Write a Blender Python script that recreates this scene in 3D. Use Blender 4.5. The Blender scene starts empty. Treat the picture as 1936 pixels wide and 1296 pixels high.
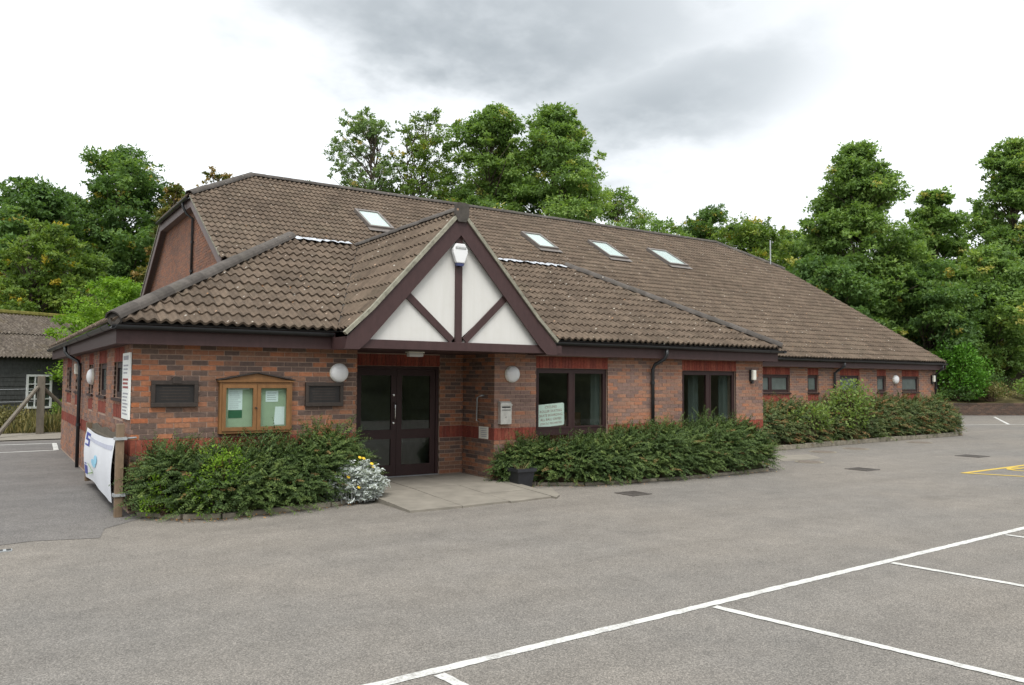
import bpy, bmesh, math, random
import numpy as np
from mathutils import Vector, Matrix

random.seed(7)
rng = np.random.default_rng(11)
scene = bpy.context.scene
col = scene.collection
R = math.radians

# ------------------------------------------------------------------ camera
CAM = Vector((-1.7032, -12.1546, 1.8897))
cd = bpy.data.cameras.new('camera')
cam = bpy.data.objects.new('camera', cd)
col.objects.link(cam)
cd.sensor_width = 36.0
cd.lens = 36.0 * 1501.95 / 1936.0
cd.clip_end = 2000.0
rot = Matrix(((0.83363595, -0.03141038, -0.55142042),
              (-0.55227615, -0.03566951, -0.8328978),
              (0.00649275, 0.9988699, -0.04708259)))
cam.matrix_world = Matrix.Translation(CAM) @ rot.to_4x4()
scene.camera = cam

# ------------------------------------------------------------------ light
SUN_EL, SUN_AZ = R(60), R(-150)          # azimuth from +y towards +x
world = bpy.data.worlds.new('World')
scene.world = world
world.use_nodes = True
wn = world.node_tree
wn.nodes.clear()


def N(nt, typ, **kw):
    n = nt.nodes.new(typ)
    for k, v in kw.items():
        if k == 'inp':
            for kk, vv in v.items():
                n.inputs[kk].default_value = vv
        else:
            setattr(n, k, v)
    return n


def L(nt, a, b):
    nt.links.new(a, b)


def ramp(nt, fac, stops, interp='LINEAR'):
    r = nt.nodes.new('ShaderNodeValToRGB')
    r.color_ramp.interpolation = interp
    el = r.color_ramp.elements
    while len(el) < len(stops):
        el.new(0.5)
    for e, (p, c) in zip(el, stops):
        e.position = p
        e.color = (c[0], c[1], c[2], 1.0) if len(c) == 3 else c
    if fac is not None:
        nt.links.new(fac, r.inputs[0])
    return r


def mth(nt, op, a, b=None, c=None, clamp=False):
    m = nt.nodes.new('ShaderNodeMath')
    m.operation = op
    m.use_clamp = clamp
    for i, v in enumerate((a, b, c)):
        if v is None:
            continue
        if isinstance(v, (int, float)):
            m.inputs[i].default_value = v
        else:
            nt.links.new(v, m.inputs[i])
    return m.outputs[0]


def mixc(nt, fac, a, b, blend='MIX'):
    m = nt.nodes.new('ShaderNodeMix')
    m.data_type = 'RGBA'
    m.blend_type = blend
    for i, v in ((0, fac), (6, a), (7, b)):
        if isinstance(v, (int, float)):
            m.inputs[i].default_value = v
        elif isinstance(v, tuple):
            m.inputs[i].default_value = (v[0], v[1], v[2], 1.0)
        else:
            nt.links.new(v, m.inputs[i])
    return m.outputs[2]


tc = N(wn, 'ShaderNodeTexCoord')
sky = N(wn, 'ShaderNodeTexSky', sky_type='NISHITA', sun_disc=False)
sky.sun_elevation = SUN_EL
sky.sun_rotation = SUN_AZ
sky.air_density = 1.2
sky.dust_density = 2.0
sep = N(wn, 'ShaderNodeSeparateXYZ')
L(wn, tc.outputs['Generated'], sep.inputs[0])
az = mth(wn, 'ARCTAN2', sep.outputs[0], sep.outputs[1])
el_ = mth(wn, 'ARCSINE', sep.outputs[2])
# the cloud layer seen from below: direction projected on a flat deck
den = mth(wn, 'ADD', mth(wn, 'ABSOLUTE', sep.outputs[2]), 0.22)
cmb = N(wn, 'ShaderNodeCombineXYZ')
L(wn, mth(wn, 'DIVIDE', sep.outputs[0], den), cmb.inputs[0])
L(wn, mth(wn, 'DIVIDE', sep.outputs[1], den), cmb.inputs[1])
n1 = N(wn, 'ShaderNodeTexNoise', inp={'Scale': 1.1, 'Detail': 6.0, 'Roughness': 0.52})
L(wn, cmb.outputs[0], n1.inputs['Vector'])
n2 = N(wn, 'ShaderNodeTexNoise', inp={'Scale': 3.4, 'Detail': 5.0, 'Roughness': 0.55})
L(wn, cmb.outputs[0], n2.inputs['Vector'])
warp = mth(wn, 'MULTIPLY', mth(wn, 'SUBTRACT', n2.outputs[0], 0.5), 0.17)
azw = mth(wn, 'ADD', az, mth(wn, 'MULTIPLY', warp, 1.6))
elw = mth(wn, 'ADD', el_, warp)


def blob(a0, e0, sa, se, tilt=0.0):
    da = mth(wn, 'SUBTRACT', azw, a0)
    de = mth(wn, 'SUBTRACT', mth(wn, 'SUBTRACT', elw, e0), mth(wn, 'MULTIPLY', da, tilt))
    q = mth(wn, 'ADD', mth(wn, 'POWER', mth(wn, 'DIVIDE', da, sa), 2.0),
            mth(wn, 'POWER', mth(wn, 'DIVIDE', de, se), 2.0))
    return mth(wn, 'EXPONENT', mth(wn, 'MULTIPLY', q, -1.0))


b1 = blob(0.56, 0.440, 0.27, 0.080, -0.05)
b2 = blob(0.77, 0.335, 0.18, 0.060, 0.18)
b3 = blob(0.60, 0.53, 0.45, 0.075, 0.0)
clouds = mth(wn, 'MAXIMUM', mth(wn, 'MAXIMUM', b1, mth(wn, 'MULTIPLY', b2, 0.85)), mth(wn, 'MULTIPLY', b3, 0.75))
field = mth(wn, 'MULTIPLY', mth(wn, 'SUBTRACT', n1.outputs[0], 0.585, None, True), 5.0, None, True)
# scattered grey bellies everywhere above the low bright band
hi = mth(wn, 'MULTIPLY', mth(wn, 'SUBTRACT', el_, 0.45, None, True), 6.0, None, True)
dark = mth(wn, 'MAXIMUM', clouds, mth(wn, 'MULTIPLY', field, hi), None, True)
dark = mth(wn, 'ADD', dark, mth(wn, 'MULTIPLY', mth(wn, 'SUBTRACT', n1.outputs[0], 0.42, None, True), 0.35), None, True)
dark = mth(wn, 'MULTIPLY', dark, mth(wn, 'ADD', mth(wn, 'MULTIPLY', n2.outputs[0], 1.5), 0.12), None, True)
ccol = ramp(wn, dark, [(0.0, (0.90, 0.93, 0.95)), (0.14, (0.70, 0.725, 0.745)), (0.42, (0.50, 0.53, 0.55)), (0.75, (0.375, 0.405, 0.425)), (1.0, (0.315, 0.345, 0.365))])
bg1 = N(wn, 'ShaderNodeBackground', inp={'Strength': 0.10})
L(wn, sky.outputs[0], bg1.inputs[0])
bg2 = N(wn, 'ShaderNodeBackground', inp={'Strength': 1.0})
L(wn, ccol.outputs[0], bg2.inputs[0])
mx = N(wn, 'ShaderNodeMixShader', inp={0: 0.92})
L(wn, bg1.outputs[0], mx.inputs[1])
L(wn, bg2.outputs[0], mx.inputs[2])
wo = N(wn, 'ShaderNodeOutputWorld')
L(wn, mx.outputs[0], wo.inputs[0])

sl = bpy.data.lights.new('sun', 'SUN')
sl.energy = 2.2
sl.angle = R(32)
sl.color = (1.0, 0.975, 0.93)
so = bpy.data.objects.new('sun', sl)
col.objects.link(so)
sd = Vector((math.sin(SUN_AZ) * math.cos(SUN_EL), math.cos(SUN_AZ) * math.cos(SUN_EL), math.sin(SUN_EL)))
so.rotation_euler = (-sd).to_track_quat('-Z', 'Y').to_euler()

vs = scene.view_settings
vs.view_transform = 'Standard'
vs.look = 'None'
vs.gamma = 1.0
vs.use_curve_mapping = False
vs.exposure = 0.60

# ------------------------------------------------------------------ materials
MATS = {}


def new_mat(name):
    m = bpy.data.materials.new(name)
    m.use_nodes = True
    nt = m.node_tree
    nt.nodes.clear()
    out = N(nt, 'ShaderNodeOutputMaterial')
    b = N(nt, 'ShaderNodeBsdfPrincipled')
    L(nt, b.outputs[0], out.inputs[0])
    MATS[name] = m
    return m, nt, b, out


def obj_co(nt):
    return N(nt, 'ShaderNodeTexCoord').outputs['Object']


def world_co(nt):
    return N(nt, 'ShaderNodeNewGeometry').outputs['Position']


def noise(nt, vec, scale, detail=4.0, rough=0.55):
    n = N(nt, 'ShaderNodeTexNoise', inp={'Scale': scale, 'Detail': detail, 'Roughness': rough})
    L(nt, vec, n.inputs['Vector'])
    return n.outputs[0]


def bump(nt, b, h, strength=0.3, dist=0.01):
    bn = N(nt, 'ShaderNodeBump', inp={'Strength': strength, 'Distance': dist})
    L(nt, h, bn.inputs['Height'])
    L(nt, bn.outputs[0], b.inputs['Normal'])


def plain(name, c, rough=0.6, var=0.12, scale=6.0, metal=0.0, spec=0.5, bumps=0.0):
    m, nt, b, out = new_mat(name)
    n = noise(nt, world_co(nt), scale, 5.0, 0.6)
    lo = tuple(x * (1 - var) for x in c)
    hi_ = tuple(min(1, x * (1 + var)) for x in c)
    r = ramp(nt, n, [(0.3, lo), (0.7, hi_)])
    L(nt, r.outputs[0], b.inputs['Base Color'])
    b.inputs['Roughness'].default_value = rough
    b.inputs['Metallic'].default_value = metal
    b.inputs['Specular IOR Level'].default_value = spec
    if bumps:
        bump(nt, b, noise(nt, world_co(nt), scale * 12, 4.0), bumps, 0.004)
    return m


def rnd_piece(nt):
    """random value that differs per object and per loose piece"""
    oi = N(nt, 'ShaderNodeObjectInfo').outputs['Random']
    isl = N(nt, 'ShaderNodeNewGeometry').outputs['Random Per Island']
    return mth(nt, 'FRACT', mth(nt, 'ADD', oi, isl))


# bricks
def brick_mat(name, stops, scale=22.0):
    m, nt, b, out = new_mat(name)
    r = rnd_piece(nt)
    base = ramp(nt, r, stops, 'CONSTANT')
    p = world_co(nt)
    n = noise(nt, p, scale, 5.0, 0.65)
    n_big = noise(nt, p, 0.9, 3.0)
    c = mixc(nt, 1.0, base.outputs[0], ramp(nt, n, [(0.25, (0.62, 0.62, 0.62)), (0.75, (1.35, 1.3, 1.25))]).outputs[0], 'MULTIPLY')
    c = mixc(nt, 1.0, c, ramp(nt, n_big, [(0.3, (0.85, 0.85, 0.86)), (0.7, (1.15, 1.12, 1.1))]).outputs[0], 'MULTIPLY')
    L(nt, c, b.inputs['Base Color'])
    b.inputs['Roughness'].default_value = 0.9
    b.inputs['Specular IOR Level'].default_value = 0.2
    bump(nt, b, noise(nt, p, 90.0, 4.0), 0.5, 0.004)
    return m


O1, O2, O3 = (0.355, 0.155, 0.085), (0.310, 0.152, 0.090), (0.285, 0.135, 0.082)
B1, B2 = (0.235, 0.132, 0.088), (0.195, 0.115, 0.083)
G1, G2 = (0.124, 0.090, 0.077), (0.148, 0.106, 0.088)
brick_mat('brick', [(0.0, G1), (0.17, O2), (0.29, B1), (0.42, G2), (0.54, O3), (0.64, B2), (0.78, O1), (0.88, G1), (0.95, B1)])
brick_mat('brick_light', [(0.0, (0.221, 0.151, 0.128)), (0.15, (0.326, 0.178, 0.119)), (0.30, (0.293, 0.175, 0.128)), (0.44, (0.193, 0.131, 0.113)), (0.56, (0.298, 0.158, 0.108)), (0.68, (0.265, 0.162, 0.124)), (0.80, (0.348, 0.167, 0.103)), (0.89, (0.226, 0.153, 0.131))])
brick_mat('brick_gable', [(0.0, (0.204, 0.127, 0.101)), (0.25, (0.259, 0.143, 0.101)), (0.5, (0.226, 0.130, 0.099)), (0.75, (0.286, 0.145, 0.097))])
brick_mat('red_brick', [(0.0, (0.235, 0.062, 0.043)), (0.3, (0.205, 0.054, 0.040)), (0.6, (0.255, 0.078, 0.053)), (0.85, (0.190, 0.056, 0.043))])
brick_mat('quoin_brick', [(0.0, (0.36, 0.14, 0.065)), (0.5, (0.33, 0.12, 0.06))])
brick_mat('old_brick', [(0.0, (0.085, 0.062, 0.050)), (0.4, (0.115, 0.080, 0.062)), (0.7, (0.075, 0.060, 0.050))])
plain('mortar', (0.40, 0.29, 0.23), 0.95, 0.15, 30.0, spec=0.1)
plain('red_mortar', (0.30, 0.12, 0.085), 0.95, 0.15, 30.0, spec=0.1)


# roof tiles
def tile_mat(name, c, lich=0.6):
    m, nt, b, out = new_mat(name)
    r = rnd_piece(nt)
    p = world_co(nt)
    n = noise(nt, p, 9.0, 5.0, 0.65)
    nb = noise(nt, p, 0.55, 3.0)
    base = ramp(nt, r, [(0.0, tuple(x * 0.82 for x in c)), (0.5, c), (1.0, tuple(x * 1.18 for x in c))])
    cc = mixc(nt, 1.0, base.outputs[0], ramp(nt, n, [(0.28, (0.70, 0.70, 0.68)), (0.72, (1.28, 1.25, 1.2))]).outputs[0], 'MULTIPLY')
    cc = mixc(nt, 1.0, cc, ramp(nt, nb, [(0.3, (0.92, 0.91, 0.90)), (0.7, (1.08, 1.08, 1.08))]).outputs[0], 'MULTIPLY')
    ms_ = noise(nt, p, 1.1, 5.0, 0.7)
    fm_ = mth(nt, 'MULTIPLY', mth(nt, 'SUBTRACT', ms_, 0.52, None, True), 2.6, None, True)
    cc = mixc(nt, mth(nt, 'MULTIPLY', fm_, 0.35), cc, (0.088, 0.086, 0.052))
    sm_ = N(nt, 'ShaderNodeMapping')
    sm_.inputs['Scale'].default_value = (5.0, 0.35, 0.35)
    L(nt, p, sm_.inputs[0])
    sn_ = noise(nt, sm_.outputs[0], 1.0, 3.0, 0.6)
    cc = mixc(nt, 1.0, cc, ramp(nt, sn_, [(0.3, (0.92, 0.92, 0.92)), (0.7, (1.06, 1.06, 1.06))]).outputs[0], 'MULTIPLY')
    # lichen blots
    v = N(nt, 'ShaderNodeTexVoronoi', inp={'Scale': 9.0})
    L(nt, p, v.inputs['Vector'])
    spot = mth(nt, 'LESS_THAN', v.outputs['Distance'], 0.17)
    sc = N(nt, 'ShaderNodeSeparateColor')
    L(nt, v.outputs['Color'], sc.inputs[0])
    pick = mth(nt, 'GREATER_THAN', sc.outputs[0], 1.0 - 0.22 * lich)
    f = mth(nt, 'MULTIPLY', mth(nt, 'MULTIPLY', spot, pick), 0.75)
    lc = ramp(nt, sc.outputs[1], [(0.0, (0.50, 0.46, 0.38)), (0.6, (0.42, 0.40, 0.36)), (1.0, (0.40, 0.20, 0.08))])
    cc = mixc(nt, f, cc, lc.outputs[0])
    n3 = noise(nt, p, 38.0, 3.0, 0.7)
    f2 = mth(nt, 'MULTIPLY', mth(nt, 'GREATER_THAN', n3, 0.67), 0.5 * lich)
    cc = mixc(nt, f2, cc, (0.34, 0.31, 0.26))
    L(nt, cc, b.inputs['Base Color'])
    b.inputs['Roughness'].default_value = 0.92
    b.inputs['Specular IOR Level'].default_value = 0.2
    bump(nt, b, noise(nt, p, 60.0, 4.0), 0.4, 0.005)
    return m


tile_mat('tile', (0.117, 0.090, 0.069), 0.85)
tile_mat('ridge', (0.088, 0.080, 0.075), 0.3)
plain('roof_felt', (0.05, 0.045, 0.04), 0.95)
plain('lead', (0.42, 0.44, 0.47), 0.55, 0.3, 9.0, metal=0.0)
plain('verge_mortar', (0.25, 0.24, 0.19), 0.95, 0.3, 14.0, spec=0.1, bumps=0.4)


def paint_wood(name, c, fade=0.25):
    m, nt, b, out = new_mat(name)
    p = world_co(nt)
    mp = N(nt, 'ShaderNodeMapping')
    mp.inputs['Scale'].default_value = (1.0, 1.0, 0.35)
    L(nt, p, mp.inputs[0])
    n = noise(nt, mp.outputs[0], 14.0, 6.0, 0.7)
    cc = ramp(nt, n, [(0.3, tuple(x * (1 - fade) for x in c)), (0.62, c), (0.85, tuple(min(1, x * (1 + fade * 1.6)) for x in c))])
    L(nt, cc.outputs[0], b.inputs['Base Color'])
    b.inputs['Roughness'].default_value = 0.55
    b.inputs['Specular IOR Level'].default_value = 0.35
    bump(nt, b, noise(nt, p, 70.0), 0.12, 0.003)
    return m


paint_wood('brown_paint', (0.060, 0.031, 0.030))
paint_wood('faded_brown', (0.17, 0.13, 0.125), 0.3)
paint_wood('window_brown', (0.036, 0.016, 0.015), 0.2)
paint_wood('oak', (0.225, 0.110, 0.040), 0.3)
paint_wood('plaque_wood', (0.045, 0.034, 0.028), 0.4)
paint_wood('plaque_dark', (0.020, 0.018, 0.017), 0.35)
paint_wood('post_wood', (0.20, 0.14, 0.09), 0.35)
paint_wood('grey_wood', (0.15, 0.13, 0.10), 0.35)
paint_wood('weatherboard', (0.075, 0.078, 0.075), 0.45)
plain('black_plastic', (0.016, 0.017, 0.019), 0.4, 0.2)
plain('black_pot', (0.018, 0.019, 0.023), 0.5, 0.2)
plain('white_render', (0.62, 0.605, 0.57), 0.9, 0.04, 1.5, spec=0.15, bumps=0.15)
m, nt, b, out = new_mat('stained_render')
p = world_co(nt)
mp = N(nt, 'ShaderNodeMapping')
mp.inputs['Scale'].default_value = (9.0, 9.0, 0.7)
L(nt, p, mp.inputs[0])
r_ = ramp(nt, noise(nt, mp.outputs[0], 1.0, 5.0, 0.65), [(0.32, (0.60, 0.59, 0.555)), (0.60, (0.63, 0.62, 0.59)), (0.8, (0.64, 0.63, 0.60))])
c_ = mixc(nt, mth(nt, 'MULTIPLY', mth(nt, 'SUBTRACT', noise(nt, p, 2.2, 4.0, 0.6), 0.56, None, True), 2.0, None, True), r_.outputs[0], (0.50, 0.48, 0.42))
L(nt, c_, b.inputs['Base Color'])
b.inputs['Roughness'].default_value = 0.9
bump(nt, b, noise(nt, p, 45.0, 4.0), 0.25, 0.004)
plain('white_plastic', (0.74, 0.74, 0.74), 0.35, 0.03, 3.0)
plain('cream_plastic', (0.72, 0.71, 0.62), 0.4, 0.05, 3.0)
plain('blue_plastic', (0.035, 0.045, 0.13), 0.4)
plain('grey_label', (0.32, 0.33, 0.32), 0.6)
plain('white_board', (0.80, 0.82, 0.78), 0.5, 0.03, 2.0)
plain('red_ink', (0.32, 0.08, 0.07), 0.7)
plain('dark_ink', (0.10, 0.10, 0.10), 0.7)
plain('grey_ink', (0.34, 0.34, 0.37), 0.7)
plain('paper', (0.78, 0.80, 0.82), 0.8, 0.03, 3.0)
plain('green_paper', (0.03, 0.12, 0.06), 0.8)
plain('baize', (0.36, 0.42, 0.30), 0.9, 0.05, 8.0)
plain('steel', (0.55, 0.54, 0.50), 0.42, 0.15, 12.0, metal=0.6)
plain('chrome', (0.75, 0.75, 0.75), 0.25, 0.05, metal=1.0)
plain('galvanised', (0.42, 0.44, 0.45), 0.5, 0.2, 16.0, metal=0.5)
plain('concrete', (0.225, 0.205, 0.172), 0.92, 0.16, 3.0, spec=0.15, bumps=0.3)
plain('kerb_stone', (0.24, 0.215, 0.17), 0.95, 0.3, 7.0, spec=0.1, bumps=0.4)
plain('iron_cover', (0.085, 0.074, 0.065), 0.75, 0.3, 20.0, metal=0.2)
plain('rusty_cover', (0.135, 0.108, 0.085), 0.8, 0.3, 16.0)
plain('soil', (0.055, 0.040, 0.028), 0.95, 0.35, 10.0, spec=0.05)
plain('interior', (0.22, 0.22, 0.20), 0.9)
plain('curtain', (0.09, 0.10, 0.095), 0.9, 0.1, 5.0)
plain('cabinet', (0.22, 0.10, 0.05), 0.6)
plain('dark_bag', (0.02, 0.02, 0.02), 0.7)
plain('banner_white', (0.74, 0.76, 0.80), 0.45, 0.03, 2.0)
plain('banner_blue', (0.045, 0.06, 0.30), 0.5)
plain('banner_cyan', (0.30, 0.62, 0.80), 0.5)
plain('banner_green', (0.33, 0.48, 0.22), 0.5)
plain('banner_grey', (0.48, 0.50, 0.60), 0.5)
plain('moss', (0.13, 0.12, 0.035), 0.95, 0.4, 6.0, spec=0.05)
plain('bark', (0.10, 0.082, 0.062), 0.95, 0.35, 8.0, spec=0.1, bumps=0.5)
plain('twig', (0.075, 0.050, 0.035), 0.95, 0.3, 8.0, spec=0.1)
plain('yellow_flower', (0.75, 0.50, 0.03), 0.6)
plain('straw', (0.30, 0.24, 0.11), 0.9, 0.3, 5.0)
plain('dead_leaf', (0.42, 0.22, 0.07), 0.85, 0.35, 30.0)
plain('blind', (0.66, 0.72, 0.72), 0.25, 0.05, 1.0, spec=0.6)
plain('skylight_frame', (0.16, 0.14, 0.125), 0.5, 0.15, metal=0.2)
plain('shed_window', (0.62, 0.64, 0.62), 0.6)

# glass: real pane, see-through with a Fresnel reflection
m, nt, b, out = new_mat('glass')
nt.nodes.remove(b)
tr = N(nt, 'ShaderNodeBsdfTransparent', inp={0: (0.90, 0.95, 0.93, 1)})
gl = N(nt, 'ShaderNodeBsdfGlossy', inp={'Roughness': 0.015})
geo = N(nt, 'ShaderNodeNewGeometry')
dt = N(nt, 'ShaderNodeVectorMath', operation='DOT_PRODUCT')
L(nt, geo.outputs['Incoming'], dt.inputs[0])
L(nt, geo.outputs['Normal'], dt.inputs[1])
cosi = mth(nt, 'ABSOLUTE', dt.outputs['Value'])
schl = mth(nt, 'ADD', mth(nt, 'MULTIPLY', mth(nt, 'POWER', mth(nt, 'SUBTRACT', 1.0, cosi, None, True), 5.0), 0.957), 0.043)
ms = N(nt, 'ShaderNodeMixShader')
L(nt, schl, ms.inputs[0])
L(nt, tr.outputs[0], ms.inputs[1])
L(nt, gl.outputs[0], ms.inputs[2])
L(nt, ms.outputs[0], out.inputs[0])


plain('obscure_glass', (0.105, 0.125, 0.118), 0.22, 0.25, 2.5, spec=0.6)


def asphalt(name, c, warm, patch=1.0):
    m, nt, b, out = new_mat(name)
    p = world_co(nt)
    big = noise(nt, p, 0.22, 4.0, 0.6)
    mid = noise(nt, p, 2.6, 5.0, 0.65)
    fine = noise(nt, p, 75.0, 4.0, 0.75)
    v = N(nt, 'ShaderNodeTexVoronoi', inp={'Scale': 120.0})
    L(nt, p, v.inputs['Vector'])
    sc = N(nt, 'ShaderNodeSeparateColor')
    L(nt, v.outputs['Color'], sc.inputs[0])
    cc = ramp(nt, big, [(0.34, c), (0.62, warm)]).outputs[0]
    cc = mixc(nt, 1.0, cc, ramp(nt, mid, [(0.25, (0.86, 0.86, 0.86)), (0.75, (1.12, 1.12, 1.12))]).outputs[0], 'MULTIPLY')
    cc = mixc(nt, 1.0, cc, ramp(nt, sc.outputs[0], [(0.0, (0.64, 0.64, 0.63)), (0.6, (1.0, 1.0, 1.0)), (1.0, (1.45, 1.43, 1.40))]).outputs[0], 'MULTIPLY')
    cc = mixc(nt, 1.0, cc, ramp(nt, fine, [(0.3, (0.74, 0.74, 0.74)), (0.7, (1.24, 1.24, 1.24))]).outputs[0], 'MULTIPLY')
    # oil stains and tyre scuffs
    st = noise(nt, p, 0.75, 2.0, 0.4)
    f = mth(nt, 'MULTIPLY', mth(nt, 'MULTIPLY', mth(nt, 'SUBTRACT', st, 0.66, None, True), 7.0, None, True), 0.22 * patch)
    cc = mixc(nt, f, cc, (0.07, 0.066, 0.062))
    tm = N(nt, 'ShaderNodeMapping')
    tm.inputs['Scale'].default_value = (0.16, 1.5, 1.0)
    tm.inputs['Rotation'].default_value = (0, 0, 0.05)
    L(nt, p, tm.inputs[0])
    tn_ = noise(nt, tm.outputs[0], 1.0, 4.0, 0.6)
    cc = mixc(nt, 1.0, cc, ramp(nt, tn_, [(0.3, (0.90, 0.90, 0.90)), (0.7, (1.07, 1.07, 1.07))]).outputs[0], 'MULTIPLY')
    sp_ = noise(nt, p, 4.2, 2.0, 0.4)
    f3 = mth(nt, 'MULTIPLY', mth(nt, 'SUBTRACT', sp_, 0.69, None, True), 9.0, None, True)
    cc = mixc(nt, mth(nt, 'MULTIPLY', f3, 0.35), cc, (0.06, 0.058, 0.055))
    L(nt, cc, b.inputs['Base Color'])
    b.inputs['Roughness'].default_value = 0.93
    b.inputs['Specular IOR Level'].default_value = 0.18
    bump(nt, b, v.outputs['Distance'], 0.35, 0.006)
    return m


asphalt('asphalt', (0.172, 0.162, 0.149), (0.202, 0.184, 0.162))
asphalt('dark_asphalt', (0.140, 0.134, 0.130), (0.165, 0.155, 0.146))

m, nt, b, out = new_mat('road_paint')
p = world_co(nt)
w1 = noise(nt, p, 34.0, 5.0, 0.75)
w2 = noise(nt, p, 3.0, 4.0, 0.6)
wear = mth(nt, 'MULTIPLY', mth(nt, 'SUBTRACT', mth(nt, 'ADD', mth(nt, 'MULTIPLY', w1, 0.7), mth(nt, 'MULTIPLY', w2, 0.5)), 0.57, None, True), 5.0, None, True)
L(nt, mixc(nt, wear, (0.56, 0.56, 0.53), (0.27, 0.26, 0.245)), b.inputs['Base Color'])
b.inputs['Roughness'].default_value = 0.85
m, nt, b, out = new_mat('yellow_paint')
p = world_co(nt)
w1 = noise(nt, p, 20.0, 5.0, 0.75)
L(nt, mixc(nt, mth(nt, 'MULTIPLY', mth(nt, 'SUBTRACT', w1, 0.56, None, True), 5.0, None, True), (0.52, 0.36, 0.05), (0.30, 0.25, 0.14)), b.inputs['Base Color'])
b.inputs['Roughness'].default_value = 0.85


# foliage: tone attribute runs 0..1 from dark to light leaves
def leaf_mat(name, stops, trans=0.42, rough=0.55):
    m, nt, b, out = new_mat(name)
    at_ = N(nt, 'ShaderNodeAttribute')
    at_.attribute_name = 'tone'
    c = ramp(nt, at_.outputs['Fac'], stops)
    L(nt, c.outputs[0], b.inputs['Base Color'])
    b.inputs['Roughness'].default_value = rough
    b.inputs['Specular IOR Level'].default_value = 0.25
    t = N(nt, 'ShaderNodeBsdfTranslucent')
    L(nt, mixc(nt, 1.0, c.outputs[0], (1.25, 1.3, 0.6), 'MULTIPLY'), t.inputs[0])
    ms = N(nt, 'ShaderNodeMixShader', inp={0: trans})
    L(nt, b.outputs[0], ms.inputs[1])
    L(nt, t.outputs[0], ms.inputs[2])
    L(nt, ms.outputs[0], out.inputs[0])
    return m


leaf_mat('leaf_dark', [(0.0, (0.053, 0.101, 0.036)), (0.5, (0.107, 0.192, 0.054)), (0.9, (0.204, 0.302, 0.076)), (1.0, (0.450, 0.377, 0.083))])
leaf_mat('leaf_mid', [(0.0, (0.083, 0.145, 0.046)), (0.5, (0.169, 0.272, 0.072)), (0.92, (0.307, 0.409, 0.107)), (1.0, (0.423, 0.389, 0.111))])
leaf_mat('leaf_pale', [(0.0, (0.102, 0.161, 0.072)), (0.5, (0.183, 0.270, 0.110)), (0.9, (0.292, 0.378, 0.152)), (1.0, (0.465, 0.363, 0.143))])
leaf_mat('leaf_yellowish', [(0.0, (0.066, 0.117, 0.028)), (0.5, (0.145, 0.228, 0.047)), (0.85, (0.264, 0.331, 0.062)), (1.0, (0.480, 0.380, 0.055))])
leaf_mat('leaf_autumn', [(0.0, (0.050, 0.075, 0.02)), (0.5, (0.12, 0.13, 0.03)), (0.75, (0.24, 0.19, 0.035)), (1.0, (0.26, 0.18, 0.06))])
leaf_mat('leaf_lime', [(0.0, (0.085, 0.17, 0.016)), (0.5, (0.17, 0.30, 0.030)), (1.0, (0.29, 0.43, 0.055))])
leaf_mat('leaf_sprig', [(0.0, (0.10, 0.15, 0.045)), (0.5, (0.19, 0.27, 0.075)), (1.0, (0.30, 0.38, 0.12))])
leaf_mat('leaf_laurel', [(0.0, (0.039, 0.106, 0.013)), (0.5, (0.083, 0.212, 0.023)), (1.0, (0.177, 0.340, 0.054))], 0.2, 0.35)
leaf_mat('leaf_hedge', [(0.0, (0.027, 0.048, 0.015)), (0.45, (0.058, 0.098, 0.027)), (0.85, (0.115, 0.168, 0.044)), (0.93, (0.182, 0.212, 0.058)), (1.0, (0.193, 0.096, 0.043))], 0.2)
leaf_mat('leaf_hedge_far', [(0.0, (0.036, 0.055, 0.022)), (0.45, (0.076, 0.111, 0.037)), (0.85, (0.139, 0.174, 0.059)), (1.0, (0.252, 0.132, 0.054))], 0.2)
leaf_mat('leaf_silver', [(0.0, (0.28, 0.31, 0.29)), (0.5, (0.50, 0.54, 0.53)), (0.92, (0.70, 0.74, 0.75)), (1.0, (0.30, 0.20, 0.12))], 0.15, 0.8)
leaf_mat('leaf_scrub', [(0.0, (0.06, 0.07, 0.025)), (0.5, (0.15, 0.14, 0.05)), (1.0, (0.30, 0.25, 0.10))], 0.2)

# ------------------------------------------------------------------ mesh helpers
ORIG = {}


def origin(o):
    return ORIG.get(o.name, Vector((0, 0, 0))) if o else Vector((0, 0, 0))


def tag(o, label=None, cat=None, group=None, kind=None):
    if label:
        o['label'] = label
    if cat:
        o['category'] = cat
    if group:
        o['group'] = group
    if kind:
        o['kind'] = kind
    return o


def thing(name, loc, label, cat, group=None, parent=None):
    o = bpy.data.objects.new(name, None)
    o.empty_display_size = 0.2
    col.objects.link(o)
    o.location = loc
    ORIG[o.name] = Vector(loc)
    tag(o, label, cat, group)
    return o


def link_mesh(name, me, mat, parent=None, matrix=None):
    if mat is not None and not me.materials:
        me.materials.append(MATS[mat])
    o = bpy.data.objects.new(name, me)
    col.objects.link(o)
    if parent:
        o.parent = parent
    if matrix is not None:
        if parent:
            matrix = Matrix.Translation(-origin(parent)) @ matrix
        o.matrix_local = matrix if parent else matrix
        if not parent:
            o.matrix_world = matrix
    ORIG[o.name] = origin(parent) if parent else Vector((0, 0, 0))
    return o


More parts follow.
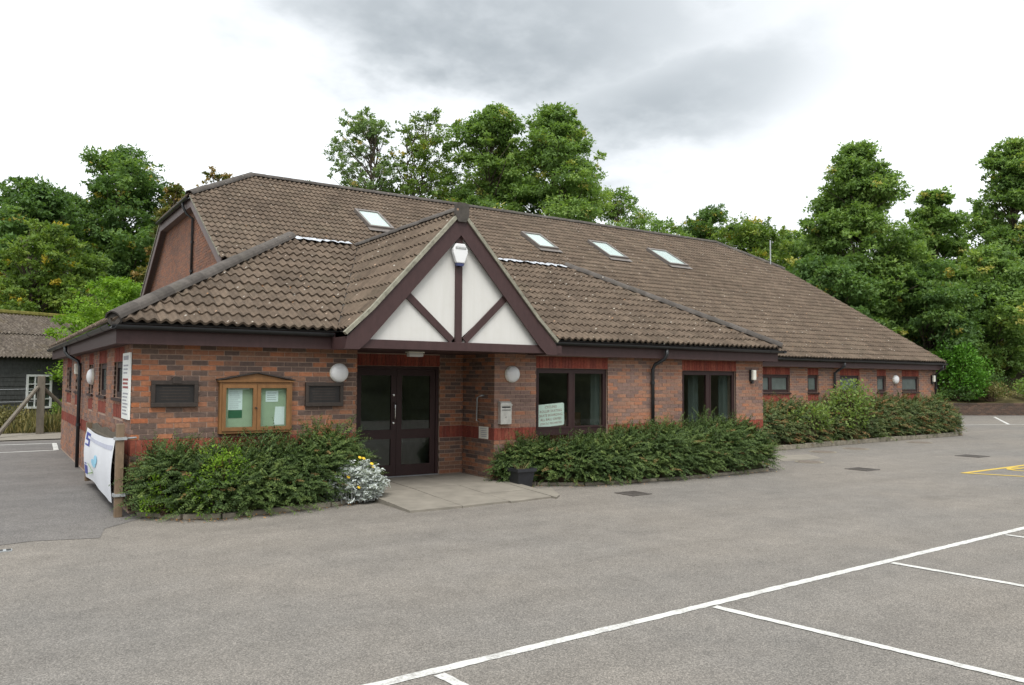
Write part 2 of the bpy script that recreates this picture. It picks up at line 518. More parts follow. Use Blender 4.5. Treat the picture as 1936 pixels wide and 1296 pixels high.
class MB:
    def __init__(self):
        self.v = []
        self.f = []

    def poly(self, pts):
        i = len(self.v)
        self.v += [tuple(p) for p in pts]
        self.f.append(tuple(range(i, i + len(pts))))
        return self

    def box(self, x0, x1, y0, y1, z0, z1):
        i = len(self.v)
        self.v += [(x0, y0, z0), (x1, y0, z0), (x1, y1, z0), (x0, y1, z0), (x0, y0, z1), (x1, y0, z1), (x1, y1, z1), (x0, y1, z1)]
        for q in ((0, 3, 2, 1), (4, 5, 6, 7), (0, 1, 5, 4), (1, 2, 6, 5), (2, 3, 7, 6), (3, 0, 4, 7)):
            self.f.append(tuple(i + a for a in q))
        return self

    def prism(self, pts, ext):
        """closed polygon pts swept along ext"""
        n = len(pts)
        i = len(self.v)
        e = Vector(ext)
        self.v += [tuple(p) for p in pts] + [tuple(Vector(p) + e) for p in pts]
        self.f.append(tuple(i + k for k in range(n)))
        self.f.append(tuple(i + n + k for k in reversed(range(n))))
        for k in range(n):
            k2 = (k + 1) % n
            self.f.append((i + k2, i + k, i + n + k, i + n + k2))
        return self

    def beam(self, p0, p1, w, t, side):
        """box from p0 to p1, width w across (in the plane containing side), thickness t along side"""
        p0, p1 = Vector(p0), Vector(p1)
        d = (p1 - p0).normalized()
        s = Vector(side)
        s = (s - d * s.dot(d)).normalized()
        a = d.cross(s)
        q = [p0 + a * w / 2 - s * t / 2, p0 + a * w / 2 + s * t / 2, p0 - a * w / 2 + s * t / 2, p0 - a * w / 2 - s * t / 2]
        return self.prism(q, p1 - p0)

    def tube(self, pts, r, n=8, cap=True):
        pts = [Vector(p) for p in pts]
        rr = r if isinstance(r, (list, tuple)) else [r] * len(pts)
        i0 = len(self.v)
        up = Vector((0, 0, 1))
        ref = None
        for k, p in enumerate(pts):
            d = (pts[min(k + 1, len(pts) - 1)] - pts[max(k - 1, 0)]).normalized()
            if ref is None:
                ref = up if abs(d.z) < 0.9 else Vector((1, 0, 0))
            a = (ref - d * ref.dot(d))
            if a.length < 1e-4:
                a = d.orthogonal()
            a.normalize()
            ref = a
            b = d.cross(a)
            for j in range(n):
                t = 2 * math.pi * j / n
                self.v.append(tuple(p + (a * math.cos(t) + b * math.sin(t)) * rr[k]))
        for k in range(len(pts) - 1):
            for j in range(n):
                j2 = (j + 1) % n
                self.f.append((i0 + k * n + j, i0 + k * n + j2, i0 + (k + 1) * n + j2, i0 + (k + 1) * n + j))
        if cap:
            self.f.append(tuple(i0 + j for j in reversed(range(n))))
            self.f.append(tuple(i0 + (len(pts) - 1) * n + j for j in range(n)))
        return self

    def lathe(self, c, prof, axis, n=24):
        """prof: list of (r, h) along axis from point c"""
        c = Vector(c)
        ax = Vector(axis).normalized()
        a = ax.orthogonal().normalized()
        b = ax.cross(a)
        i0 = len(self.v)
        for r, h in prof:
            for j in range(n):
                t = 2 * math.pi * j / n
                self.v.append(tuple(c + ax * h + (a * math.cos(t) + b * math.sin(t)) * r))
        for k in range(len(prof) - 1):
            for j in range(n):
                j2 = (j + 1) % n
                self.f.append((i0 + k * n + j, i0 + k * n + j2, i0 + (k + 1) * n + j2, i0 + (k + 1) * n + j))
        self.f.append(tuple(i0 + j for j in reversed(range(n))))
        self.f.append(tuple(i0 + (len(prof) - 1) * n + j for j in range(n)))
        return self

    def mesh(self, name, org=Vector((0, 0, 0)), smooth=False):
        me = bpy.data.meshes.new(name)
        me.from_pydata([(x - org[0], y - org[1], z - org[2]) for x, y, z in self.v], [], self.f)
        if smooth:
            me.polygons.foreach_set('use_smooth', [True] * len(me.polygons))
        me.update()
        return me

    def build(self, name, mat, parent=None, smooth=False, bevel=0.0, fix=True):
        me = self.mesh(name, origin(parent), smooth)
        if fix or bevel:
            bm = bmesh.new()
            bm.from_mesh(me)
            if fix:
                bmesh.ops.recalc_face_normals(bm, faces=bm.faces)
            if bevel:
                bmesh.ops.bevel(bm, geom=bm.edges[:], offset=bevel, segments=2, affect='EDGES', profile=0.6)
            bm.to_mesh(me)
            bm.free()
        return link_mesh(name, me, mat, parent)


def quads_mesh(name, V, tone=None):
    """V: (n,k,3) array of loose faces with k corners, tone (n,)"""
    n, k = V.shape[:2]
    me = bpy.data.meshes.new(name)
    me.vertices.add(n * k)
    me.vertices.foreach_set('co', np.ascontiguousarray(V, dtype=np.float32).reshape(-1))
    me.loops.add(n * k)
    me.loops.foreach_set('vertex_index', np.arange(n * k, dtype=np.int32))
    me.polygons.add(n)
    me.polygons.foreach_set('loop_start', np.arange(0, n * k, k, dtype=np.int32))
    me.polygons.foreach_set('loop_total', np.full(n, k, dtype=np.int32))
    if tone is not None:
        a = me.attributes.new('tone', 'FLOAT', 'POINT')
        a.data.foreach_set('value', np.repeat(np.clip(tone, 0, 1), k).astype(np.float32))
    me.update()
    me.validate()
    return me


def unit(a):
    return a / np.maximum(np.linalg.norm(a, axis=-1, keepdims=True), 1e-9)


def leaves(base, d, nrm, ln, wd):
    """diamond leaves: base point, direction, normal, length, width"""
    d = unit(d)
    s = unit(np.cross(d, nrm))
    mid = base + d * (ln * 0.48)[:, None]
    up = unit(np.cross(s, d)) * (wd * 0.18)[:, None]
    return np.stack([base, mid + s * (wd * 0.5)[:, None] + up, base + d * ln[:, None], mid - s * (wd * 0.5)[:, None] + up], axis=1)


def tri_leaves(base, d, nrm, ln, wd):
    d = unit(d)
    s = unit(np.cross(d, nrm))
    m = base + d * (ln * 0.3)[:, None]
    return np.stack([m + s * (wd * 0.5)[:, None], base + d * ln[:, None], m - s * (wd * 0.5)[:, None] - d * (ln * 0.3)[:, None]], axis=1)


# ------------------------------------------------------------------ dimensions (metres)
W, LEN, REC = 13.32, 11.86, 3.55          # front block width, left side length, set-back of the hall wall
DOORX0, DOORX1, PORY = 3.33, 5.97, 1.13   # porch recess
WT = 2.36                                 # top of brickwork under the fascia
KF = 0.543                                # front roof pitch
EZ, EO = 2.65, 0.31                       # tile eave height, overhang
FLY, FLZ = 3.41, 4.67                     # lead-edged top of the front roof
HX0, HX1 = 3.25, 10.2
MY, MZ, MK = 3.25, 2.632, 0.5952          # hall roof eave and pitch
RY, RZ = 12.42, 8.09                      # hall ridge
GX0, GX1 = 2.71, 27.48                    # hall verges
RX0, RX1 = 4.92, 25.5                     # hall ridge ends
HY, HZ = 10.25, 6.797                     # half-hip eave
BY = 2 * RY - MY

# ------------------------------------------------------------------ ground
g = MB()
g.poly([(-400, -400, 0), (400, -400, 0), (400, 400, 0), (-400, 400, 0)])
ground = tag(g.build('car_park_ground', 'asphalt', fix=False), 'pale grey tarmac car park with white bay lines', 'car park', kind='structure')


def sheet(name, pts, z, mat, parent, thick=None):
    mb = MB()
    mb.poly([(x, y, z) for x, y in pts])
    return mb.build(name, mat, parent, fix=False)


def strip(name, p0, p1, w, z, mat, parent, wob=0.006):
    """painted line with slightly ragged edges"""
    a, b = Vector((p0[0], p0[1], 0)), Vector((p1[0], p1[1], 0))
    d = (b - a)
    n = max(2, int(d.length / 0.06))
    s = Vector((-d.y, d.x, 0)).normalized()
    mb = MB()
    prev = None
    for k in range(n + 1):
        c = a + d * (k / n)
        q0 = c + s * (w / 2 + random.uniform(-wob, wob))
        q1 = c - s * (w / 2 + random.uniform(-wob, wob))
        if prev:
            mb.poly([(prev[1].x, prev[1].y, z), (q1.x, q1.y, z), (q0.x, q0.y, z), (prev[0].x, prev[0].y, z)])
        prev = (q0, q1)
    return mb.build(name, mat, parent, fix=False)


drive = tag(sheet('side_drive', [(0.25, -0.3), (-0.40, -1.0), (-0.52, -1.62), (-1.2, -1.42), (-1.5, -1.5), (-4.5, -1.2), (-4.5, 15.2), (0.25, 15.2)], 0.004, 'dark_asphalt', None),
            'darker tarmac drive running beside the building', 'drive', kind='structure')
LW = 0.082
strip('bay_line', (-1.2, -7.60), (13.5, -6.95), 0.090, 0.004, 'road_paint', ground)
for x0, x1 in ((0.78, 1.02), (3.45, 3.87), (6.27, 6.57), (8.95, 9.25), (11.6, 11.9)):
    strip('bay_line', (x0, -7.62 + x0 * 0.044), (x1 + (x1 - x0) * 1.1, -7.5 - 4.75), LW, 0.006, 'road_paint', ground)
strip('bay_line', (34.0, 6.85), (46.0, 2.6), 0.12, 0.004, 'road_paint', ground)
strip('bay_line', (45.2, 10.0), (37.5, 5.75), 0.12, 0.006, 'road_paint', ground)
strip('bay_line', (-4.2, 11.2), (-0.12, 11.5), 0.12, 0.006, 'road_paint', ground)
strip('bay_line', (-0.12, 11.5), (0.0, 14.0), 0.12, 0.008, 'road_paint', ground)
strip('bay_line', (-4.2, 14.0), (0.0, 14.0), 0.12, 0.006, 'road_paint', ground)
# yellow bay with a wheelchair-bay mark
strip('yellow_line', (15.40, -3.42), (21.5, -3.22), 0.11, 0.004, 'yellow_paint', ground)
strip('yellow_line', (15.44, -3.38), (16.75, -6.2), 0.11, 0.006, 'yellow_paint', ground)
mb = MB()
prev = None
for k in range(25):
    t = R(60 + k * 11)
    o_ = Vector((17.45 + 0.52 * math.cos(t), -3.75 + 0.34 * math.sin(t), 0.0045))
    i_ = Vector((17.45 + 0.42 * math.cos(t), -3.75 + 0.25 * math.sin(t), 0.0045))
    if prev:
        mb.poly([prev[0], o_, i_, prev[1]])
    prev = (o_, i_)
mb.build('yellow_bay_mark', 'yellow_paint', ground, fix=False)
strip('yellow_line', (16.95, -3.62), (18.2, -3.60), 0.09, 0.008, 'yellow_paint', ground)

# far pavement by the shed
tag(sheet('far_pavement', [(-6, 15.2), (1.5, 15.6), (3.0, 19.0), (-6, 18.6)], 0.03, 'concrete', None), 'pale concrete pavement before the old shed', 'pavement', kind='structure')
# light concrete strip by the second bed
tag(sheet('concrete_patch', [(13.9, 0.1), (15.6, 0.05), (16.3, 0.95), (14.2, 1.3)], 0.004, 'concrete', None), 'pale concrete patch by the hedge corner', 'pavement', kind='structure')


def cover_round(x, y, r, label):
    t = thing('manhole_cover', (x, y, 0), label, 'manhole cover', 'round manhole covers along the second bed')
    MB().lathe((x, y, 0.002), [(r + 0.06, 0.0), (r + 0.06, 0.006), (r, 0.008), (r, 0.003)], (0, 0, 1), 28).build('frame', 'kerb_stone', t)
    MB().lathe((x, y, 0.003), [(r - 0.012, 0.0), (r - 0.012, 0.010), (r - 0.05, 0.010), (r - 0.055, 0.007)], (0, 0, 1), 28).build('lid', 'rusty_cover', t)


cover_round(14.57, -0.31, 0.27, 'round rusty manhole cover nearest the front hedge corner')
cover_round(17.23, 1.19, 0.30, 'round brown manhole cover second from the front hedge')
cover_round(18.97, 1.35, 0.30, 'round brown manhole cover third from the front hedge')
cover_round(22.97, 1.76, 0.32, 'farthest round manhole cover beside the second hedge kerb')


def grating(x, y, s, rz, label):
    t = thing('drain_grating', (x, y, 0), label, 'drain', 'square drain covers in the tarmac')
    t.rotation_euler.z = rz
    ORIG[t.name] = Vector((0, 0, 0))
    fr_ = MB()
    for q in ((-s, s, -s, -s + 0.05), (-s, s, s - 0.05, s), (-s, -s + 0.05, -s + 0.052, s - 0.052), (s - 0.05, s, -s + 0.052, s - 0.052)):
        fr_.box(q[0], q[1], q[2], q[3], 0.001, 0.012)
    fr_.build('frame', 'iron_cover', t)
    MB().box(-s + 0.05, s - 0.05, -s + 0.05, s - 0.05, 0.001, 0.004).build('pit', 'soil', t)
    n = 7
    for k in range(n):
        x0 = -s + 0.06 + (2 * s - 0.12) * k / n
        MB().box(x0, x0 + (2 * s - 0.12) / n * 0.62, -s + 0.052, s - 0.052, 0.004, 0.010).build('bar', 'iron_cover', t)


grating(7.40, -2.11, 0.22, 0.05, 'dark square drain grating in front of the right-hand hedge')
grating(14.22, -1.90, 0.26, 0.05, 'dark square drain cover in the open tarmac')
grating(19.6, -1.53, 0.30, 0.05, 'farthest dark square drain cover beyond the yellow bay')
t = thing('drain_channel', (-1.46, -1.85, 0), 'small black and white drain cover at the left edge', 'drain')
MB().box(-1.62, -1.40, -1.91, -1.80, 0.001, 0.010).build('frame', 'galvanised', t)
for x0 in (-1.60, -1.53, -1.455):
    MB().box(x0, x0 + 0.045, -1.895, -1.815, 0.010, 0.013).build('slot', 'black_plastic', t)


# kerbs
def kerb(name, pts, label, h=0.10, w=0.11):
    k_ = tag(thing(name, (pts[0][0], pts[0][1], 0), label, 'kerb'), kind='structure')
    for a, b in zip(pts[:-1], pts[1:]):
        a, b = Vector((a[0], a[1], 0)), Vector((b[0], b[1], 0))
        n = max(1, round((b - a).length / 0.9))
        for i in range(n):
            p, q = a.lerp(b, i / n), a.lerp(b, (i + 1) / n)
            dd = (q - p).normalized() * 0.006
            hh = h + random.uniform(-0.008, 0.008)
            p2, q2 = p + dd, q - dd
            mb = MB()
            mb.beam(p2 + Vector((0, 0, hh / 2)), q2 + Vector((0, 0, hh / 2)), hh, w, Vector((-(q - p).y, (q - p).x, 0)))
            mb.build('kerb_stone', 'kerb_stone', k_, bevel=0.012)
    return k_


BEDL = [(0.10, -0.22), (0.55, -0.82), (1.01, -0.99), (1.65, -0.95), (2.60, -0.80), (3.42, -0.42), (3.44, 0.0)]
BEDR = [(6.25, -0.05), (6.62, -0.42), (7.35, -0.86), (8.46, -1.02), (9.74, -1.10), (11.35, -1.07), (12.15, -1.04), (12.45, -0.8), (12.60, -0.05), (13.6, 3.4)]
BED2 = [(13.7, 1.92), (16.25, 2.11), (18.69, 2.32), (21.83, 2.55), (25.04, 2.70), (27.6, 2.85), (27.9, 3.5)]
kerb('kerb', BEDL, 'mossy stone kerb round the left planting bed', 0.07, 0.09)
kerb('kerb', BEDR[:-1], 'low stone kerb along the right-hand planting bed', 0.06, 0.09)
kerb('kerb', BED2, 'grey kerb along the far planting bed', 0.13, 0.12)
sheet('soil_bed', [(0.02, -0.02)] + [(x + 0.03, y + 0.05) for x, y in BEDL[:-1]] + [(3.40, -0.02)], 0.03, 'soil', ground)
sheet('soil_bed', [(6.0, -0.02)] + [(x, y + 0.05) for x, y in BEDR[:-1]] + [(12.6, -0.02)], 0.03, 'soil', ground)
sheet('soil_bed', [(13.4, 3.5), (13.4, 1.97)] + [(x, y + 0.05) for x, y in BED2[:-1]] + [(27.6, 3.5)], 0.05, 'soil', ground)

# entrance slab of concrete flags, rising gently to the doors
slab = tag(thing('entrance_slab', (4.7, -0.8, 0), 'pale concrete paving slab leading to the entrance doors', 'paving'), kind='structure')


def slab_z(y):
    return 0.030 + max(0.0, min(1.0, (y + 1.85) / 2.0)) * 0.085


cols_b = [3.36, 4.22, 5.08, 5.94, 6.50]
rows_b = [-2.02, -1.15, -0.28, 0.60, 1.12]
for i in range(4):
    for j in range(4):
        x0, x1, y0, y1 = cols_b[i] + 0.007, cols_b[i + 1] - 0.007, rows_b[j] + 0.007, rows_b[j + 1] - 0.007
        if y0 > 0.1 and x1 > 6.0:
            continue
        if y1 > 0 and x1 > 5.96:
            x1 = 5.955
        if j == 3 or j == 2:
            x0 = max(x0, 3.345)
        dz = random.uniform(-0.003, 0.003)
        sh = -0.03 * 0
        y0l = y0 + (0.10 if j == 0 else 0)
        pts = [(x0, y0l, 0), (x1, y0l + (0.06 * i if j == 0 else 0), 0), (x1, y1, 0), (x0, y1, 0)]
        if i == 3 and j < 2:
            pts[2] = (x1 - 0.25 * (j + 0.4), y1, 0)
            pts[1] = (x1 - 0.25 * j - (0.12 if j == 1 else 0.35), pts[1][1], 0)
        mb = MB()
        top = [(x, y, slab_z(y) + dz) for x, y, _ in pts]
        bot = [(x, y, 0.0) for x, y, _ in pts]
        mb.poly(top)
        for k in range(4):
            k2 = (k + 1) % 4
            mb.poly([bot[k], bot[k2], top[k2], top[k]])
        mb.build('paving_flag', 'concrete', slab)

# ------------------------------------------------------------------ the village hall
hall = thing('community_hall', (7.0, 3.0, 0), 'red brick community hall with brown tiled roof and half-timbered porch gable', 'building')


def wall_frame(o, u, n):
    return Vector(o), Vector(u).normalized(), Vector(n).normalized()


def wall_slab(name, o, u, n, width, z0, z1, openings, thick=0.28, mat='mortar', recess=0.008):
    """wall body with openings; its face lies a little behind the brick faces"""
    o, u, n = wall_frame(o, u, n)
    us = sorted({0.0, width, *[v for q in openings for v in q[:2]]})
    zs = sorted({z0, z1, *[v for q in openings for v in q[2:4]]})
    us = [v for v in us if 0 <= v <= width]
    zs = [v for v in zs if z0 <= v <= z1]

    def P(a, z, d):
        a = min(max(a, 0.012), width - 0.012)
        p = o + u * a - n * d
        return (p.x, p.y, z)

    def hole(a, z):
        return any(q[0] < a < q[1] and q[2] < z < q[3] for q in openings)
    mb = MB()
    solid = {}
    for i in range(len(us) - 1):
        for j in range(len(zs) - 1):
            solid[i, j] = not hole((us[i] + us[i + 1]) / 2, (zs[j] + zs[j + 1]) / 2)
    for (i, j), s in solid.items():
        if not s:
            continue
        a0, a1, b0, b1 = us[i], us[i + 1], zs[j], zs[j + 1]
        mb.poly([P(a0, b0, recess), P(a1, b0, recess), P(a1, b1, recess), P(a0, b1, recess)])
        mb.poly([P(a1, b0, thick), P(a0, b0, thick), P(a0, b1, thick), P(a1, b1, thick)])
        if not solid.get((i - 1, j)):
            mb.poly([P(a0, b0, thick), P(a0, b0, recess), P(a0, b1, recess), P(a0, b1, thick)])
        if not solid.get((i + 1, j)):
            mb.poly([P(a1, b0, recess), P(a1, b0, thick), P(a1, b1, thick), P(a1, b1, recess)])
        if not solid.get((i, j - 1)):
            mb.poly([P(a0, b0, thick), P(a1, b0, thick), P(a1, b0, recess), P(a0, b0, recess)])
        if not solid.get((i, j + 1)):
            mb.poly([P(a0, b1, recess), P(a1, b1, recess), P(a1, b1, thick), P(a0, b1, thick)])
    return mb.build(name, mat, hall, fix=False)


CH, BL, JT = 0.075, 0.225, 0.012


def lay(width, z0, z1, openings, bands, off=0.0, top=None, quoin=False):
    """brick rectangles (u0,u1,z0,z1,kind); bands = red soldier courses"""
    out_ = []
    blocks = list(openings) + list(bands)
    nrow = int(round((z1 - z0) / CH))
    for r in range(nrow):
        a = z0 + r * CH
        bz = a + CH
        mid = (a + bz) / 2
        spans = [(0.0, width)]
        for q in blocks:
            if q[2] < mid < q[3]:
                ns = []
                for s0, s1 in spans:
                    if q[0] > s0:
                        ns.append((s0, min(s1, q[0])))
                    if q[1] < s1:
                        ns.append((max(s0, q[1]), s1))
                spans = [(x, y) for x, y in ns if y - x > 0.02]
        if top:
            spans = [(max(x, top(bz)[0]), min(y, top(bz)[1])) for x, y in spans]
            spans = [(x, y) for x, y in spans if y - x > 0.02]
        ph = off + (BL / 2 if r % 2 else 0.0)
        for s0, s1 in spans:
            k = math.floor((s0 - ph) / BL)
            while True:
                b0, b1 = ph + k * BL, ph + (k + 1) * BL
                k += 1
                c0, c1 = max(b0, s0), min(b1, s1)
                if b0 >= s1:
                    break
                if c1 - c0 > 0.013:
                    out_.append((c0 + (JT / 2 if c0 > s0 else 0), c1 - (JT / 2 if c1 < s1 else 0), a + JT / 2, bz - JT / 2, 'b'))
    for q in bands:
        w_ = q[1] - q[0]
        n = max(1, round(w_ / CH))
        st = w_ / n
        for i in range(n):
            out_.append((q[0] + i * st + 0.003, q[0] + (i + 1) * st - 0.003, q[2] + 0.004, q[3] - 0.004, 'r'))
    return out_


def brick_stuff(name, o, u, n, bricks, mat, depth=0.03):
    o, u, n = wall_frame(o, u, n)
    mb = MB()
    for (a0, a1, b0, b1, k) in bricks:
        pr = random.uniform(-0.0015, 0.003)
        f = [o + u * a + n * pr + Vector((0, 0, z)) for a, z in ((a0, b0), (a1, b0), (a1, b1), (a0, b1))]
        bk = [p - n * depth for p in f]
        i = len(mb.v)
        mb.v += [tuple(p) for p in f + bk]
        mb.f += [(i, i + 1, i + 2, i + 3), (i, i + 4, i + 5, i + 1), (i + 1, i + 5, i + 6, i + 2), (i + 2, i + 6, i + 7, i + 3), (i + 3, i + 7, i + 4, i)]
    if not mb.f:
        return None
    ob = mb.build(name, mat, hall, fix=False)
    ob['kind'] = 'stuff'
    return ob


SHARED = {}


def single_brick(o, u, n, br, mat, parent):
    o, u, n = wall_frame(o, u, n)
    a0, a1, b0, b1, k = br
    key = (round(a1 - a0, 3), round(b1 - b0, 3), mat)
    if key not in SHARED:
        w_, h_ = a1 - a0, b1 - b0
        SHARED[key] = MB().box(-w_ / 2, w_ / 2, 0.0, 0.03, -h_ / 2, h_ / 2).mesh('brick')
    c = o + u * (a0 + a1) / 2 + n * random.uniform(-0.001, 0.004) + Vector((0, 0, (b0 + b1) / 2))
    mtx = Matrix.Translation(c) @ Matrix.Rotation(math.atan2(u.y, u.x), 4, 'Z') @ Matrix.Rotation(random.uniform(-0.006, 0.006), 4, 'Y')
    return link_mesh('brick', SHARED[key], mat, parent, mtx)


BAND = (0.795, 1.02)
LINT = (2.115, 2.345)

# front, left of the porch: the largest bricks, each its own piece
wl = wall_slab('front_wall', (0, 0, 0), (1, 0, 0), (0, -1, 0), DOORX0, 0, WT, [])
br = lay(DOORX0, 0.045, 2.37, [], [(0.0, DOORX0) + BAND], 0.0)
singles = sorted([q for q in br if q[4] == 'b'], key=lambda q: -q[2])
sing = [q for q in singles if q[2] > 1.0][:300]
rest = [q for q in br if q not in set(sing)]
for q in sing:
    corner = q[0] < 0.01 and random.random() < 0.25
    single_brick((0, 0, 0), (1, 0, 0), (0, -1, 0), q, 'quoin_brick' if corner else 'brick', wl)
brick_stuff('bricks', (0, 0, 0), (1, 0, 0), (0, -1, 0), [q for q in rest if q[4] == 'b'], 'brick')
brick_stuff('red_soldier_bricks', (0, 0, 0), (1, 0, 0), (0, -1, 0), [q for q in rest if q[4] == 'r'], 'red_brick')


def wall(name, o, u, n, width, z0, z1, ops, bands, off=0.0, top=None, slab_=True, bmat='brick_light'):
    if slab_:
        wall_slab(name, o, u, n, width, z0 - 0.045 if z0 < 0.1 else z0, z1, ops)
    b_ = lay(width, z0, z1, ops, bands, off, top)
    brick_stuff('bricks', o, u, n, [q for q in b_ if q[4] == 'b'], bmat)
    brick_stuff('red_soldier_bricks', o, u, n, [q for q in b_ if q[4] == 'r'], 'red_brick')


# front, right of the porch
FW = W - DOORX1
wA = (6.89 - DOORX1, 8.64 - DOORX1, 0.30, 2.115)
wB = (10.71 - DOORX1, 12.41 - DOORX1, 0.30, 2.115)
wall('front_wall', (DOORX1, 0, 0), (1, 0, 0), (0, -1, 0), FW, 0.045, WT, [wA, wB],
     [(wA[0], wA[1]) + LINT, (wB[0], wB[1]) + LINT, (0.0, wA[0]) + BAND, (wA[1], wB[0]) + BAND, (wB[1], FW) + BAND])
# porch recess
dX0, dX1 = 3.74 - DOORX0, 5.46 - DOORX0
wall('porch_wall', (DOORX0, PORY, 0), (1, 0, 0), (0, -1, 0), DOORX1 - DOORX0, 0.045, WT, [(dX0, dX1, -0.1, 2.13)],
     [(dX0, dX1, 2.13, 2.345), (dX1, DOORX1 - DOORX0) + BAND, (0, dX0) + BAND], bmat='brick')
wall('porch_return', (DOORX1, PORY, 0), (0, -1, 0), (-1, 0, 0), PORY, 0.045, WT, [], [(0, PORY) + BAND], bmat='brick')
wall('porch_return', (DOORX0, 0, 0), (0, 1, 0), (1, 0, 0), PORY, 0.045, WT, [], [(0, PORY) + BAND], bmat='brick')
# left side
LWIN = [(0.78, 1.86), (2.80, 3.88), (4.77, 5.52), (7.15, 8.25), (9.30, 10.50)]
lops = [(LEN - b_, LEN - a_, 1.575, 2.13) for a_, b_ in LWIN]
lb = [(q[0], q[1], 2.13, 2.355) for q in lops] + [(q[0], q[1], 1.275, 1.50) for q in lops] + [(0.0, LEN) + BAND]
wall('side_wall', (0, LEN, 0), (0, -1, 0), (-1, 0, 0), LEN, 0.045, WT, lops, lb)
# right side of the front block and the set-back hall front
wall('side_wall', (W, 0, 0), (0, 1, 0), (1, 0, 0), REC, 0.045, WT, [], [(0, REC) + BAND])
MWIN = [(17.30, 18.98, [18.10]), (19.85, 20.39, []), (21.52, 22.60, []), (23.60, 24.14, []), (25.11, 26.18, [])]
HX_R = 27.32
mops = [(a_ - W, b_ - W, 1.56, 2.105) for a_, b_, _ in MWIN]
mbn = [(q[0], q[1], 2.105, 2.335) for q in mops] + [(q[0], q[1], 1.275, 1.50) for q in mops]
wall('hall_wall', (W, REC, 0), (1, 0, 0), (0, -1, 0), HX_R - W, 0.045, WT, mops, mbn)
# gable end, left, follows the roof
GW = 2.95


def gab(z):
    y_lo = MY + (z - MZ) / MK + 0.25
    return y_lo


gy0, gy1 = 7.05, 2 * RY - 7.05


def gtop(z):
    lo = max(gy0, MY + (z + 0.12 - MZ) / MK + 0.1) - gy0
    return lo, (gy1 - gy0) - lo


mb = MB()
zt = HZ - 0.12
ylo = MY + (zt - MZ) / MK
pts = [(gy0, 2.3), (gy1, 2.3), (gy1, 4.7), (2 * RY - ylo, zt), (ylo, zt), (gy0, 4.7)]
mb.prism([(GW + 0.008, y, z) for y, z in pts], (0.25, 0, 0))
mb.build('gable_wall', 'mortar', hall)
wall('gable_wall', (GW, gy1, 0), (0, -1, 0), (-1, 0, 0), gy1 - gy0, 2.9, zt, [], [], 0.0, gtop, slab_=False, bmat='brick_gable')
mb = MB()
ptsr = [(MY + 0.3, 0), (BY - 0.3, 0), (BY - 0.3, 2.5), (2 * RY - ylo, zt), (ylo, zt), (MY + 0.3, 2.5)]
mb.prism([(HX_R - 0.25, y, z) for y, z in ptsr], (0.25 - 0.004, 0, 0))
mb.build('gable_wall', 'brick', hall)
MB().box(GW + 0.3, HX_R - 0.3, BY - 0.6, BY - 0.35, 0, 2.5).build('back_wall', 'brick', hall)
# front face of the hall above the front block, and inner partitions that keep the rooms dark
MB().box(GW + 0.26, 13.0, 7.06, 7.3, 2.4, 4.72).build('hall_upper_wall', 'brick', hall)
MB().box(0.3, 13.0, 6.2, 6.35, 0, 2.6).build('partition', 'interior', hall)
MB().box(9.2, 9.35, 0.3, 6.19, 0, 2.6).build('partition', 'interior', hall)
MB().box(5.98, 6.1, 1.5, 6.19, 0, 2.6).build('partition', 'interior', hall)
MB().box(0.30, 13.0, 0.30, 11.6, 0.01, 0.03).build('room_floor', 'cabinet', hall)
MB().box(13.4, 27.0, 5.2, 5.35, 0, 2.6).build('partition', 'interior', hall)
MB().box(0.30, 13.0, 1.42, 11.6, 2.50, 2.56).build('room_ceiling', 'interior', hall)
MB().box(6.11, 13.0, 0.29, 1.41, 2.50, 2.56).build('room_ceiling', 'interior', hall)
MB().box(13.33, 27.05, 3.85, 5.19, 2.40, 2.45).build('room_ceiling', 'interior', hall)


